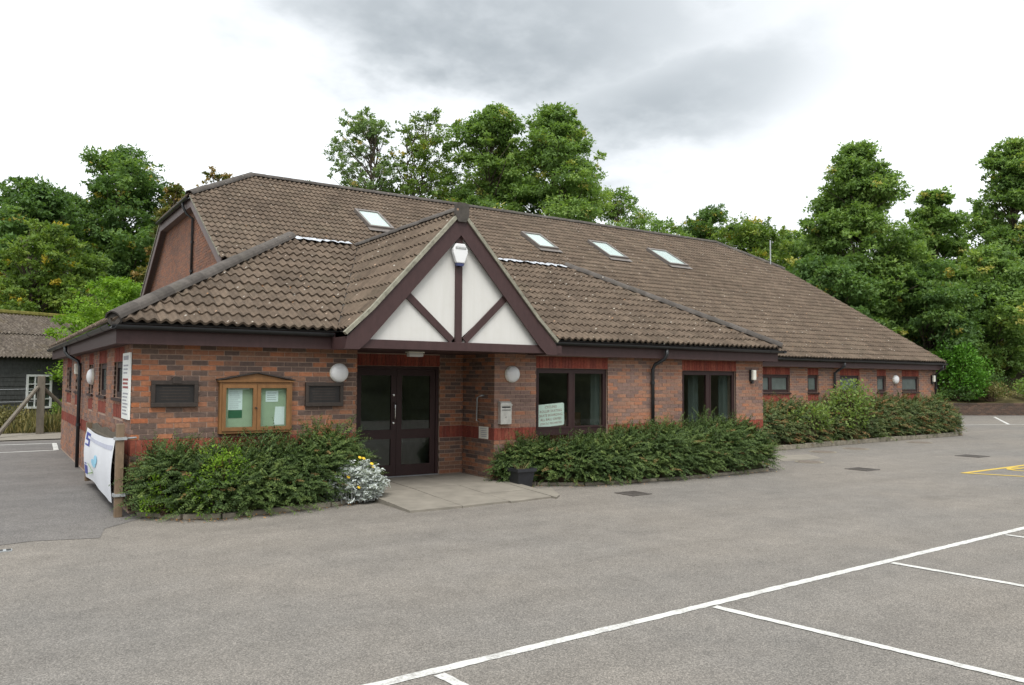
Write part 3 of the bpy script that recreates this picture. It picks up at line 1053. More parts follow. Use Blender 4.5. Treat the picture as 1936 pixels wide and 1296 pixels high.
# windows -------------------------------------------------------------
def window(o, u, n, u0, u1, z0, z1, mull=(), trans=(), frame=0.055, sill=True, set_back=0.05, mat='window_brown', glassmat='glass'):
    o, u, n = wall_frame(o, u, n)

    def bx(mb_, a0, a1, b0, b1, d0, d1):
        q = [o + u * a - n * d for a, d in ((a0, d0), (a1, d0), (a1, d1), (a0, d1))]
        mb_.prism([(p.x, p.y, b0) for p in q], (0, 0, b1 - b0))
    mb_ = MB()
    d0, d1 = set_back, set_back + 0.07
    bx(mb_, u0 + .002, u1 - .002, z1 - frame, z1 - .002, d0, d1)
    bx(mb_, u0 + .002, u1 - .002, z0 + .002, z0 + frame, d0, d1)
    bx(mb_, u0 + .002, u0 + frame, z0 + frame, z1 - frame, d0, d1)
    bx(mb_, u1 - frame, u1 - .002, z0 + frame, z1 - frame, d0, d1)
    for m_ in mull:
        bx(mb_, m_ - frame * 0.7, m_ + frame * 0.7, z0 + frame, z1 - frame, d0 - 0.003, d1)
    us_ = [u0 + frame] + [v for m_ in mull for v in (m_ - frame * 0.7, m_ + frame * 0.7)] + [u1 - frame]
    for t_ in trans:
        for i in range(0, len(us_), 2):
            bx(mb_, us_[i], us_[i + 1], t_ - frame * 0.8, t_ + frame * 0.8, d0 + 0.002, d1)
    w_ = mb_.build('window', mat, hall)
    zs_ = [z0 + frame] + [v for t_ in trans for v in (t_ - frame * 0.8, t_ + frame * 0.8)] + [z1 - frame]
    for i in range(0, len(us_), 2):
        for j in range(0, len(zs_), 2):
            # opening light: inner sash and its pane
            a0, a1, b0, b1 = us_[i], us_[i + 1], zs_[j], zs_[j + 1]
            sm = MB()
            s_ = 0.035
            bx(sm, a0, a1, b1 - s_, b1, d0 - 0.008, d1 - 0.02)
            bx(sm, a0, a1, b0, b0 + s_, d0 - 0.008, d1 - 0.02)
            bx(sm, a0, a0 + s_, b0 + s_, b1 - s_, d0 - 0.008, d1 - 0.02)
            bx(sm, a1 - s_, a1, b0 + s_, b1 - s_, d0 - 0.008, d1 - 0.02)
            sm.build('sash', mat, w_)
            pm = MB()
            bx(pm, a0 + s_ - .004, a1 - s_ + .004, b0 + s_ - .004, b1 - s_ + .004, d0 + 0.022, d0 + 0.028)
            pm.build('pane', glassmat, w_)
    if sill:
        sm = MB()
        bx(sm, u0 - 0.02, u1 + 0.02, z0 - 0.045, z0 - 0.002, -0.035, 0.10)
        sm.build('sill', mat, w_)
    return w_


F0, FU, FN = (0, 0, 0), (1, 0, 0), (0, -1, 0)
window(F0, FU, FN, 6.89, 8.64, 0.30, 2.115, [7.765], [0.93])
window(F0, FU, FN, 10.71, 12.41, 0.30, 2.115, [11.56], [0.93])
for a_, b_ in LWIN:
    window((0, LEN, 0), (0, -1, 0), (-1, 0, 0), LEN - b_, LEN - a_, 1.575, 2.13, [], [], glassmat='obscure_glass')
for a_, b_, m_ in MWIN:
    window((0, REC, 0), FU, FN, a_, b_, 1.56, 2.105, m_, [], glassmat='obscure_glass')

# entrance doors -------------------------------------------------------
DY = PORY + 0.04
dz0 = 0.125
fm = MB()
fm.box(3.742, 5.458, DY, DY + 0.10, 2.07, 2.128)
fm.box(3.742, 3.80, DY, DY + 0.10, dz0, 2.07)
fm.box(5.40, 5.458, DY, DY + 0.10, dz0, 2.07)
fm.build('door_frame', 'window_brown', hall)
MB().box(3.75, 5.45, DY - 0.05, DY + 0.12, 0.03, dz0 - 0.003).build('threshold', 'galvanised', hall)
for s0, s1, hinge in ((3.803, 4.597, 0), (4.603, 5.397, 1)):
    d = MB()
    y0, y1 = DY + 0.02, DY + 0.065
    st = 0.105
    d.box(s0, s0 + st, y0, y1, dz0, 2.066)
    d.box(s1 - st, s1, y0, y1, dz0, 2.066)
    for a, b_ in ((dz0, dz0 + 0.20), (0.80, 0.97), (1.955, 2.066)):
        d.box(s0 + st, s1 - st, y0 + 0.002, y1 - 0.002, a, b_)
    dr = d.build('door', 'window_brown', hall)
    MB().box(s0 + st - .004, s1 - st + .004, y0 + 0.02, y0 + 0.027, dz0 + 0.198, 0.802).build('pane', 'glass', dr)
    MB().box(s0 + st - .004, s1 - st + .004, y0 + 0.02, y0 + 0.027, 0.968, 1.957).build('pane', 'glass', dr)
    if hinge == 0:
        hx = s1 - 0.05
        MB().tube([(hx, y0, 1.16), (hx, y0 - 0.06, 1.17), (hx, y0 - 0.065, 1.22), (hx, y0 - 0.065, 1.40), (hx, y0 - 0.06, 1.45), (hx, y0, 1.46)], 0.012, 8).build('handle', 'chrome', dr, smooth=True)
        for z in (1.09, 1.60):
            MB().lathe((hx, y0 + 0.004, z), [(0.022, 0), (0.022, 0.012), (0.014, 0.016)], (0, -1, 0), 14).build('lock', 'chrome', dr)
MB().box(3.4, 5.9, 3.6, 3.7, 0.05, 2.45).build('partition', 'interior', hall)

# fascias, soffits, gutters -------------------------------------------
FB, FT = 2.35, 2.635


def fascia(pts, mat='brown_paint', z0=FB, z1=FT, name='fascia', t=0.024):
    """board along a polyline (outer face), mitred"""
    mb_ = MB()
    for a, b_ in zip(pts[:-1], pts[1:]):
        a, b_ = Vector((*a, 0)), Vector((*b_, 0))
        d_ = (b_ - a).normalized()
        nrm_ = Vector((d_.y, -d_.x, 0))
        q = [a, b_, b_ - nrm_ * t, a - nrm_ * t]
        mb_.prism([(p.x, p.y, z0) for p in q], (0, 0, z1 - z0))
    return mb_.build(name, mat, hall)


e = 0.24
fascia([(-e, -e), (2.86, -e)])
fascia([(6.80, -e), (W + e, -e)])
fascia([(-e, LEN + e), (-e, -e - 0.002)])
fascia([(W + e, -e - 0.002), (W + e, REC - e)])
fascia([(W + e + 0.03, REC - e), (GX1 - 0.02, REC - e)], z1=2.615)
MB().box(-e + .03, W + e - .03, -e + .03, 0.02, FB + 0.012, FB + 0.024).build('soffit', 'brown_paint', hall)
MB().box(-e + .03, 0.02, 0.021, LEN + e - .03, FB + 0.012, FB + 0.024).build('soffit', 'brown_paint', hall)
MB().box(W + e + .03, GX1 - .05, REC - e + .03, REC + 0.02, FB + 0.012, FB + 0.024).build('soffit', 'brown_paint', hall)
MB().box(DOORX0 - 0.1, DOORX1 + 0.1, 0.021, PORY - 0.002, FB + 0.012, FB + 0.024).build('soffit', 'brown_paint', hall)


def gutter(p0, p1, r=0.06, name='gutter', parent=hall, mat='black_plastic'):
    p0, p1 = Vector(p0), Vector(p1)
    d_ = (p1 - p0).normalized()
    s_ = Vector((-d_.y, d_.x, 0)).normalized()
    mb_ = MB()
    n = 8
    outer = [(s_ * math.cos(math.pi + math.pi * k / n) * r + Vector((0, 0, 1)) * math.sin(math.pi + math.pi * k / n) * r) for k in range(n + 1)]
    inner = [v * 0.86 for v in reversed(outer)]
    prof = outer + inner
    mb_.prism([p0 + v for v in prof], p1 - p0)
    g_ = mb_.build(name, mat, parent)
    # joint collars and brackets
    ln_ = (p1 - p0).length
    k = 0.9
    while k < ln_ - 0.3:
        c = p0 + d_ * k
        cm = MB()
        prof2 = [v * 1.09 for v in outer] + [v * 1.0 for v in reversed(outer)]
        cm.prism([c + v for v in prof2], d_ * 0.035)
        cm.build('gutter_bracket', mat, g_)
        k += 1.8
    return g_


GZ = 2.600
gutter((-e - 0.07, -e - 0.075, GZ), (2.80, -e - 0.075, GZ))
gutter((6.86, -e - 0.075, GZ), (W + e + 0.06, -e - 0.075, GZ))
gutter((-e - 0.075, LEN + e, GZ), (-e - 0.075, -e - 0.15, GZ))
gutter((W + e + 0.10, REC - e - 0.075, GZ - 0.015), (GX1, REC - e - 0.075, GZ - 0.015))
gutter((W + e + 0.075, -e - 0.15, GZ), (W + e + 0.075, REC - e - 0.2, GZ))


def downpipe(pts, parent=hall, clips=()):
    o_ = MB().tube(pts, 0.036, 10).build('downpipe', 'black_plastic', parent, smooth=True)
    for c in clips:
        MB().lathe((c[0], c[1], c[2] - 0.03), [(0.046, 0), (0.046, 0.06)], (0, 0, 1), 12).build('pipe_clip', 'black_plastic', o_)
    return o_


downpipe([(9.95, -e - 0.075, 2.53), (9.95, -e - 0.075, 2.42), (9.93, -e - 0.03, 2.34), (9.82, -0.10, 2.22), (9.80, -0.06, 2.12), (9.80, -0.06, 0.05)], clips=[(9.80, -0.06, 1.85), (9.80, -0.06, 0.9)])
downpipe([(-e - 0.075, 6.95, 2.53), (-e - 0.075, 6.95, 2.42), (-e - 0.03, 6.9, 2.34), (-0.09, 6.72, 2.22), (-0.06, 6.68, 2.1), (-0.06, 6.68, 0.02)], clips=[(-0.06, 6.68, 1.85), (-0.06, 6.68, 0.9)])
downpipe([(21.32, REC - e - 0.075, 2.52), (21.32, REC - e - 0.075, 2.40), (21.25, REC - 0.15, 2.28), (21.16, REC - 0.06, 2.18), (21.16, REC - 0.06, 0.05)], clips=[(21.16, REC - 0.06, 1.7)])
downpipe([(27.22, REC - e - 0.075, 2.52), (27.22, REC - e - 0.075, 2.40), (27.2, REC - 0.15, 2.28), (27.2, REC - 0.06, 2.18), (27.2, REC - 0.06, 0.05)], clips=[(27.2, REC - 0.06, 1.7)])

# ------------------------------------------------------------------ roofs
TW, TG = 0.30, 0.325


def tile_geo(seg):
    """local (u,s,h) grid of a double-roll tile: two ribs across, front lip"""
    us_ = [TW * k / seg for k in range(seg + 1)]
    A = 0.046

    def prof(a):
        return A * (0.5 - 0.5 * math.cos(2 * math.pi * a / (TW / 2))) ** 1.15
    V, F = [], []
    for a in us_:
        h = prof(a)
        V += [(a, -0.03, h - 0.012), (a, -0.03, h + 0.026), (a, TG + 0.01, h - 0.008)]
    for k in range(seg):
        i = 3 * k
        F += [(i, i + 3, i + 4, i + 1), (i + 1, i + 4, i + 5, i + 2)]
    return V, F


def clip_poly(pts, planes):
    for (a, b_, c) in planes:          # keep a*u+b*s+c >= 0
        res = []
        n = len(pts)
        for i in range(n):
            p, q = pts[i], pts[(i + 1) % n]
            dp, dq = a * p[0] + b_ * p[1] + c, a * q[0] + b_ * q[1] + c
            if dp >= 0:
                res.append(p)
            if dp * dq < 0:
                t_ = dp / (dp - dq)
                res.append(tuple(p[j] + (q[j] - p[j]) * t_ for j in range(3)))
        pts = res
        if len(pts) < 3:
            return []
    return pts


CAND = []      # tiles near enough to be pieces of their own


def tile_slope(name, O, U, S, planes, ulen, slen, seg=12, holes=(), single=False, u_off=0.0):
    O, U, S = Vector(O), Vector(U).normalized(), Vector(S).normalized()
    NN = U.cross(S)
    V, F = tile_geo(seg)
    mtx = Matrix((U, S, NN)).transposed().to_4x4()
    mb_ = MB()
    slope = MB()
    rows = int(slen / TG) + 1
    cols_ = int(ulen / TW) + 2
    root_faces = []
    for r in range(rows):
        for c_ in range(cols_):
            u0 = u_off + c_ * TW
            s0 = r * TG + 0.03
            cor = [(u0, s0 - 0.03), (u0 + TW, s0 - 0.03), (u0, s0 + TG), (u0 + TW, s0 + TG)]
            inside = all(a * x + b_ * y + c2 >= 0 for a, b_, c2 in planes for x, y in cor)
            outside = any(all(a * x + b_ * y + c2 < 0 for x, y in cor) for a, b_, c2 in planes)
            if outside:
                continue
            cx_, cy_ = u0 + TW / 2, s0 + TG / 2
            if any(h[0] < cx_ < h[1] and h[2] < cy_ < h[3] for h in holes):
                continue
            ju, js, jh = random.uniform(-0.004, 0.004), random.uniform(-0.006, 0.006), random.uniform(-0.002, 0.004)
            if inside and single:
                p = O + U * (u0 + ju) + S * (s0 + js) + NN * jh
                CAND.append(((p - CAM).length, Matrix.Translation(p) @ mtx, seg))
                continue
            if inside:
                i = len(mb_.v)
                for a, b_, h in V:
                    p = O + U * (u0 + ju + a) + S * (s0 + js + b_) + NN * (jh + h)
                    mb_.v.append((p.x, p.y, p.z))
                mb_.f += [tuple(i + k for k in f) for f in F]
            else:
                for f in F:
                    pts_ = clip_poly([(V[k][0] + u0, V[k][1] + s0, V[k][2]) for k in f], planes)
                    if pts_:
                        mb_.poly([O + U * a + S * b_ + NN * h for a, b_, h in pts_])
    if mb_.f:
        ob = mb_.build(name, 'tile', hall, smooth=False, fix=False)
        ob['kind'] = 'stuff'
        return ob


def sl_len(dy, dz):
    return math.hypot(dy, dz)


# front slope of the front block
run, rise = FLY + EO, FLZ - EZ
SL = sl_len(run, rise)
S_f = Vector((0, run, rise))
FLn = W + 2 * EO
hl, hr = HX0 + EO, (W + EO) - HX1          # plan inset of hips at the top
# porch valley cut on the front plane: lines from (2.87,-.31) / (6.63,-.31) to (4.75, 3.41)
PX, PK, PZ = 4.755, 1.085, 4.66
pv0, pv1 = PX - (PZ - EZ) / PK + EO, PX + (PZ - EZ) / PK + EO   # in u
pm_ = PX + EO
pl_hipL = (1.0, -hl / SL, 0.0)
pl_hipR = (-1.0, -hr / SL, FLn)
pl_top = (0, -1, SL)
tile_slope('roof_tiles', (-EO, -EO, EZ), (1, 0, 0), S_f, [pl_hipL, pl_top, (-1.0, (pm_ - pv0) / SL, pv0 - 0.05)], 5.3, SL, 12, single=True)
tile_slope('roof_tiles', (-EO, -EO, EZ), (1, 0, 0), S_f, [pl_hipR, pl_top, (1.0, (pv1 - pm_) / SL, -pv1 - 0.05)], FLn, SL, 12, single=True)
# left slope
S_l = Vector((HX0 + EO, 0, rise))
SLl = S_l.length
LLn = LEN + 2 * EO
tile_slope('roof_tiles', (-EO, LEN + EO, EZ), (0, -1, 0), S_l, [(-1.0, -(FLY + EO) / SLl, LLn), (0, -1, SLl)], LLn, SLl, 8)
# right slope (hidden side, still tiled)
S_r = Vector((-(W + EO - HX1), 0, rise))
SLr = S_r.length
tile_slope('roof_tiles', (W + EO, -EO, EZ), (0, 1, 0), S_r, [(1.0, -(FLY + EO) / SLr, 0.0), (0, -1, SLr), (-1, 0, 8.0)], 8.0, SLr, 8)
# porch slopes: ridge along y from the gable face back to the front roof
PF = -0.83
for sgn in (-1, 1):
    S_p = Vector((-sgn * 1.0, 0, PK)).normalized()
    slen = (PZ - EZ) * math.sqrt(1 + PK * PK) / PK
    if sgn < 0:
        O_, U_ = Vector((PX - (PZ - EZ) / PK, -EO + (FLY + EO), EZ)), Vector((0, -1, 0))
        ul = (FLY + EO) - (EO + PF) * 1.0
        # keep in front of the valley: u >= (FLY+EO)*(1-s/slen)
        planes = [(1.0, (FLY + EO) / slen, -(FLY + EO)), (0, -1, slen), (-1, 0, FLY - PF)]
    else:
        O_, U_ = Vector((PX + (PZ - EZ) / PK, PF, EZ)), Vector((0, 1, 0))
        planes = [(-1.0, (FLY + EO) / slen, -(EO + PF)), (0, -1, slen)]
    tile_slope('roof_tiles', O_, U_, S_p, planes, 4.8, slen, 12, single=(sgn < 0), u_off=(FLY - PF) % TW - TW if sgn < 0 else 0.0)
# sprocketed feet of the porch roof are covered by the bargeboards

# hall roof
S_m = Vector((0, RY - MY, RZ - MZ))
SLm = S_m.length
kh = (HY - MY) / (RY - MY) * SLm
LM = GX1 - GX0
dxl, dxr = RX0 - GX0, GX1 - RX1
planes_up = [(1.0, -dxl / (SLm - kh), dxl / (SLm - kh) * kh), (-1.0, -dxr / (SLm - kh), LM + dxr / (SLm - kh) * kh), (0, -1, SLm), (1, 0, 0), (-1, 0, LM)]
ym_ = (6.80 - MY) / (RY - MY) * SLm
row0 = math.floor(ym_ / TG)
sky_l = [(7.47, 8.25, 9.27, 10.48), (13.52, 14.32, 9.27, 10.40), (16.48, 17.36, 9.17, 10.42), (19.38, 20.36, 9.14, 10.40)]


def to_s(y):
    return (y - MY) / (RY - MY) * SLm


holes = [(a - GX0 + 0.12, b_ - GX0 - 0.12, to_s(c) + 0.12, to_s(d_) - 0.12) for a, b_, c, d_ in sky_l]
tile_slope('roof_tiles', (GX0, MY, MZ), (1, 0, 0), S_m, planes_up + [(0, 1, -row0 * TG - 0.001)], LM, SLm, 8, holes)
tile_slope('roof_tiles', (GX0, MY, MZ), (1, 0, 0), S_m, [(0, -1, row0 * TG + 0.002), (1, 0, -(9.6 - GX0)), (-1, 0, LM)], LM, row0 * TG, 8)
# half hips
for sgn in (-1, 1):
    xv, xr = (GX0, RX0) if sgn < 0 else (GX1, RX1)
    S_h = Vector((xr - xv, 0, RZ - HZ))
    slh = S_h.length
    hw = RY - HY
    if sgn < 0:
        O_, U_ = Vector((xv, 2 * RY - HY, HZ)), Vector((0, -1, 0))
    else:
        O_, U_ = Vector((xv, HY, HZ)), Vector((0, 1, 0))
    tile_slope('roof_tiles', O_, U_, S_h, [(1.0, -hw / slh, 0), (-1.0, -hw / slh, 2 * hw)], 2 * hw, slh, 8)

# nearest tiles become pieces of their own, the rest one part
base = MB()
CAND.sort(key=lambda q: q[0])
under = MB()
under.poly([(-EO + .02, -EO + .03, EZ - .03), (W + EO - .02, -EO + .03, EZ - .03), (HX1, FLY, FLZ - .03), (HX0, FLY, FLZ - .03)])
under.poly([(-EO + .02, LEN + EO, EZ - .03), (-EO + .02, -EO + .03, EZ - .03), (HX0, FLY, FLZ - .03), (HX0, LEN + EO, FLZ - .03)])
under.poly([(W + EO - .02, -EO + .03, EZ - .03), (W + EO - .02, 7.6, EZ - .03), (HX1, 7.6, FLZ - .03), (HX1, FLY, FLZ - .03)])
front_roof = under.build('roof', 'roof_felt', hall, fix=False)
Vt, Ft = tile_geo(12)
tme = bpy.data.meshes.new('roof_tile')
tme.from_pydata(Vt, [], Ft)
tme.materials.append(MATS['tile'])
for k, (dst, mtx, seg) in enumerate(CAND):
    if k < 300:
        link_mesh('roof_tile', tme, None, front_roof, mtx)
    else:
        i = len(base.v)
        base.v += [tuple(mtx @ Vector(v)) for v in Vt]
        base.f += [tuple(i + a for a in f) for f in Ft]
ob = base.build('roof_tiles', 'tile', hall, fix=False)
ob['kind'] = 'stuff'
# flat lead top and its dressed front edge
MB().box(HX0 - .02, HX1 + .02, FLY + .06, 7.1, FLZ - 0.08, FLZ - 0.015).build('lead_flat', 'lead', hall)
for x0, x1 in ((HX0 + 0.10, 4.52), (5.0, HX1 - 0.1)):
    mb = MB()
    n = int((x1 - x0) / 0.075)
    pv = None
    for k in range(n + 1):
        x = x0 + (x1 - x0) * k / n
        zb = FLZ + 0.028 + 0.018 * math.cos(2 * math.pi * (x + EO) / 0.15 + math.pi) * 0 + random.uniform(-0.012, 0.012)
        yb = FLY - 0.17 + random.uniform(-0.07, 0.05)
        c = ((x, yb, FLZ - KF * (FLY - yb) + 0.078 + 0.012 * math.cos(4 * math.pi * k / 2) + random.uniform(0, 0.012)), (x, FLY + 0.03, zb + 0.045), (x, FLY + 0.16, FLZ + 0.0))
        if pv:
            mb.poly([pv[0], c[0], c[1], pv[1]])
            mb.poly([pv[1], c[1], c[2], pv[2]])
        pv = c
    mb.build('lead_flashing', 'lead', hall, fix=False, smooth=True)
# hall roof boarding
ro = MB()
dn = -0.03
ro.poly([(9.6, MY + .02, MZ + dn), (GX1 - .01, MY + .02, MZ + dn), (GX1 - .01, HY, HZ + dn), (RX1, RY, RZ + dn), (RX0, RY, RZ + dn), (GX0 + .01, HY, HZ + dn), (GX0 + .01, 6.80, MZ + (6.80 - MY) * MK + dn), (9.6, 6.80, MZ + (6.80 - MY) * MK + dn)])
ro.poly([(GX0 + .01, BY, MZ + dn), (GX0 + .01, 2 * RY - HY, HZ + dn), (RX0, RY, RZ + dn), (RX1, RY, RZ + dn), (GX1 - .01, 2 * RY - HY, HZ + dn), (GX1 - .01, BY, MZ + dn)])
ro.poly([(GX0 + .01, HY, HZ + dn), (RX0, RY, RZ + dn), (GX0 + .01, 2 * RY - HY, HZ + dn)])
ro.poly([(GX1 - .01, HY, HZ + dn), (RX1, RY, RZ + dn), (GX1 - .01, 2 * RY - HY, HZ + dn)])
hall_roof = ro.build('roof', 'roof_felt', hall, fix=False)
po = MB()
for sgn in (-1, 1):
    xe = PX + sgn * (PZ - EZ) / PK
    po.poly([(xe, PF + .02, EZ - .03), (PX, PF + .02, PZ - .03), (PX, FLY, PZ - .03), (xe, -EO, EZ - .03)])
porch_roof = po.build('roof', 'roof_felt', hall, fix=False)

# ridge and hip tiles
rt_v = MB()
nseg = 8
rr = 0.125
Lr = 0.43
pr_ = [(math.cos(math.pi * (0.04 + 0.92 * k / nseg)) * rr, math.sin(math.pi * (0.04 + 0.92 * k / nseg)) * rr) for k in range(nseg + 1)]
outer = [(a, b_) for a, b_ in pr_]
inner = [(a * 0.84, b_ * 0.84) for a, b_ in reversed(pr_)]
i0 = 0
ring = outer + inner
rt_v.prism([(a, 0, b_) for a, b_ in ring], (0, Lr, 0))
ridge_me = rt_v.mesh('ridge_tile')
bm = bmesh.new()
bm.from_mesh(ridge_me)
bmesh.ops.recalc_face_normals(bm, faces=bm.faces)
bm.to_mesh(ridge_me)
bm.free()
ridge_me.materials.append(MATS['ridge'])


def ridge_run(p0, p1, parent, lift=0.0, first_big=1.0, scale=1.0):
    p0, p1 = Vector(p0), Vector(p1)
    d_ = (p1 - p0)
    ln_ = d_.length
    d_.normalize()
    x_ = d_.cross(Vector((0, 0, 1))).normalized()
    z_ = x_.cross(d_)
    n = int(ln_ / 0.40)
    st = ln_ / n
    for k in range(n):
        p = p0 + d_ * (k * st) + z_ * (lift + random.uniform(0, 0.008))
        tilt = Matrix.Rotation(random.uniform(0.008, 0.022), 4, 'X') @ Matrix.Rotation(random.uniform(-0.012, 0.012), 4, 'Z')
        mt = Matrix.Translation(p) @ Matrix((x_, d_, z_)).transposed().to_4x4() @ tilt @ Matrix.Diagonal((scale, st / 0.41, scale, 1))
        link_mesh('ridge_tile', ridge_me, None, parent, mt)


ridge_run((-EO + .02, -EO + .02, EZ + .015), (HX0 + 0.05, FLY + 0.05, FLZ + .02), front_roof, 0.0)
ridge_run((W + EO - .02, -EO + .02, EZ + .015), (HX1, FLY + 0.05, FLZ + .02), front_roof, 0.0)
ridge_run((PX, PF - 0.02, PZ - 0.015), (PX, FLY + 0.1, PZ - 0.015), porch_roof, 0.0, scale=0.85)
ridge_run((RX0, RY, RZ - .01), (RX1, RY, RZ - .01), hall_roof)
ridge_run((GX0, HY, HZ + .0), (RX0, RY, RZ - .01), hall_roof)
ridge_run((GX1, HY, HZ + .0), (RX1, RY, RZ - .01), hall_roof)
# block of the hip end, lower left
MB().lathe((-EO + .03, -EO + .03, EZ + 0.03), [(0.10, -0.05), (0.10, 0.0), (0.06, 0.012)], (-1, -1, 0.1), 12).build('hip_end', 'ridge', hall)

# porch gable ----------------------------------------------------------
gy = -0.79


def gp(x, z, y=gy):
    return (x, y, z)


zb0, zb1 = 2.36, 2.50
hw0 = (PZ - EZ) / PK
# white panels (each between timbers)
TH = 0.05


def panel(pts, nm='render_panel'):
    m_ = MB()
    m_.prism([(x, gy + 0.02, z) for x, z in pts], (0, 0.05, 0))
    return m_.build(nm, 'stained_render', hall)


ap_z = PZ - 0.16


def raf(x):
    return ap_z - abs(x - PX) * PK


lx, rx = PX - (ap_z - zb1) / PK, PX + (ap_z - zb1) / PK
DXL, DXR = PX - 1.06, PX + 1.02
panel([(lx, zb1), (PX - 0.10, zb1), (DXL, raf(DXL))])
panel([(PX, zb1 + 0.02), (PX, ap_z), (DXL, raf(DXL))])
panel([(PX + 0.10, zb1), (rx, zb1), (DXR, raf(DXR))])
panel([(PX + 0.002, zb1 + 0.02), (DXR, raf(DXR)), (PX + 0.002, ap_z)])
MB().box(2.80, 6.86, gy - 0.035, gy + 0.09, zb0, zb1).build('tie_beam', 'brown_paint', hall, bevel=0.004)
MB().box(PX - 0.06, PX + 0.06, gy - 0.022, gy + 0.019, zb1 + 0.001, ap_z - 0.12).build('king_post', 'brown_paint', hall)
for dx in (DXL, DXR):
    s_ = 1 if dx > PX else -1
    MB().beam((PX + s_ * 0.12, gy - 0.002, zb1 + 0.03), (dx, gy - 0.002, raf(dx) - 0.01), 0.11, 0.036, (0, 1, 0)).build('brace', 'brown_paint', hall)
# bargeboards with the kicked-out feet
for s_ in (-1, 1):
    def bp(dx, dz):
        return (PX + s_ * dx, gy - 0.075, dz)
    xe = hw0
    top_o = PZ - 0.035
    pts_ = [bp(0.0, top_o), bp(xe - 0.30, top_o - (xe - 0.30) * PK), bp(xe + 0.10, EZ - 0.13), bp(xe + 0.13, 2.34),
            bp(xe - 0.10, 2.34), bp(xe - 0.25, 2.47), bp(0.0, top_o - 0.36)]
    MB().prism(pts_, (0, 0.032, 0)).build('bargeboard', 'brown_paint', hall)
    # pale verge bedding
    vp = []
    for dx, dz in ((0.10, top_o - 0.10 * PK + 0.035), (xe - 0.30, top_o - (xe - 0.30) * PK + 0.035), (xe + 0.13, EZ - 0.075)):
        vp.append(bp(dx, dz))
    for a, b_ in zip(vp[:-1], vp[1:]):
        MB().beam(Vector(a) + Vector((0, 0.01, 0)), Vector(b_) + Vector((0, 0.01, 0)), 0.055, 0.085, (0, 1, 0)).build('verge_bedding', 'verge_mortar', hall)
    # boxed end behind the foot
    MB().box(min(PX + s_ * (xe - 0.08), PX + s_ * (xe + 0.11)), max(PX + s_ * (xe - 0.08), PX + s_ * (xe + 0.11)), gy - 0.04, -e + 0.0, 2.345, 2.53).build('eaves_box', 'brown_paint', hall)
# grey apex cap
cap = [(PX - 0.125, 4.79), (PX - 0.06, 4.82), (PX + 0.06, 4.82), (PX + 0.125, 4.79), (PX + 0.13, 4.62), (PX + 0.075, 4.50), (PX - 0.075, 4.50), (PX - 0.13, 4.62)]
MB().prism([(x, PF - 0.075, z - 0.02) for x, z in cap], (0, 0.05, 0)).build('apex_cap', 'ridge', hall)
MB().box(2.90, 6.62, gy + 0.095, 0.019, FB + 0.013, FB + 0.025).build('soffit', 'brown_paint', hall)
# valley lining
for s_ in (-1, 1):
    a = Vector((PX + s_ * hw0, -EO, EZ + 0.02))
    b_ = Vector((PX, FLY, FLZ + 0.0))
    MB().beam(a, b_, 0.09, 0.012, (0, 0.5, -1)).build('valley', 'ridge', hall)

# hall gable verge, bargeboards, half-hip gutter --------------------------
yv0 = 6.80
zv0 = MZ + (yv0 - MY) * MK
for s_ in (0, 1):
    def my(y):
        return y if s_ == 0 else 2 * RY - y
    pts_ = [(GX0 + 0.03, my(HY + 0.02), HZ - 0.06), (GX0 + 0.03, my(yv0 - 0.05), zv0 - 0.09), (GX0 + 0.03, my(yv0 - 0.02), zv0 - 0.34), (GX0 + 0.03, my(HY), HZ - 0.31)]
    MB().prism(pts_, (0.03, 0, 0)).build('bargeboard', 'faded_brown', hall)
    a = Vector((GX0 + 0.035, my(HY), HZ - 0.02))
    b_ = Vector((GX0 + 0.035, my(yv0), zv0 - 0.02))
    MB().beam(a, b_, 0.05, 0.07, (1, 0, 0)).build('verge_bedding', 'verge_mortar', hall)
    # soffit under the verge
    MB().beam(Vector((GX0 + 0.16, my(HY), HZ - 0.14)), Vector((GX0 + 0.16, my(yv0), zv0 - 0.14)), 0.02, 0.2, (1, 0, 0)).build('soffit', 'faded_brown', hall)
MB().box(GX0 + 0.03, GX0 + 0.055, HY + 0.0, 2 * RY - HY, HZ - 0.32, HZ - 0.09).build('fascia', 'faded_brown', hall)
MB().box(GX0 + 0.06, GW + 0.0, HY, 2 * RY - HY, HZ - 0.31, HZ - 0.28).build('soffit', 'faded_brown', hall)
gutter((GX0 - 0.05, 2 * RY - HY + 0.05, HZ - 0.06), (GX0 - 0.05, HY - 0.05, HZ - 0.06), 0.065)
downpipe([(GX0 - 0.05, HY + 0.55, HZ - 0.11), (GX0 - 0.05, HY + 0.55, HZ - 0.22), (GX0 + 0.03, HY + 0.5, HZ - 0.42), (GW - 0.05, HY + 0.45, HZ - 0.55), (GW - 0.05, HY + 0.45, 4.45)], clips=[(GW - 0.05, HY + 0.45, 5.6), (GW - 0.05, HY + 0.45, 4.8)])
# left end box of the upper eave
MB().box(GX0 + 0.06, 9.6, 6.86, 6.89, zv0 - 0.30, zv0 - 0.06).build('fascia', 'brown_paint', hall)
MB().box(GX0 + 0.06, 9.6, 6.90, 7.06, zv0 - 0.28, zv0 - 0.25).build('soffit', 'brown_paint', hall)
# stepped lead where the side roof meets the gable wall
MB().beam((GW - 0.02, 7.0, EZ + (GW + EO) * rise / (HX0 + EO) + 0.10), (GW - 0.02, 12.1, EZ + (GW + EO) * rise / (HX0 + EO) + 0.10), 0.16, 0.02, (1, 0, 0)).build('lead_flashing', 'lead', hall)
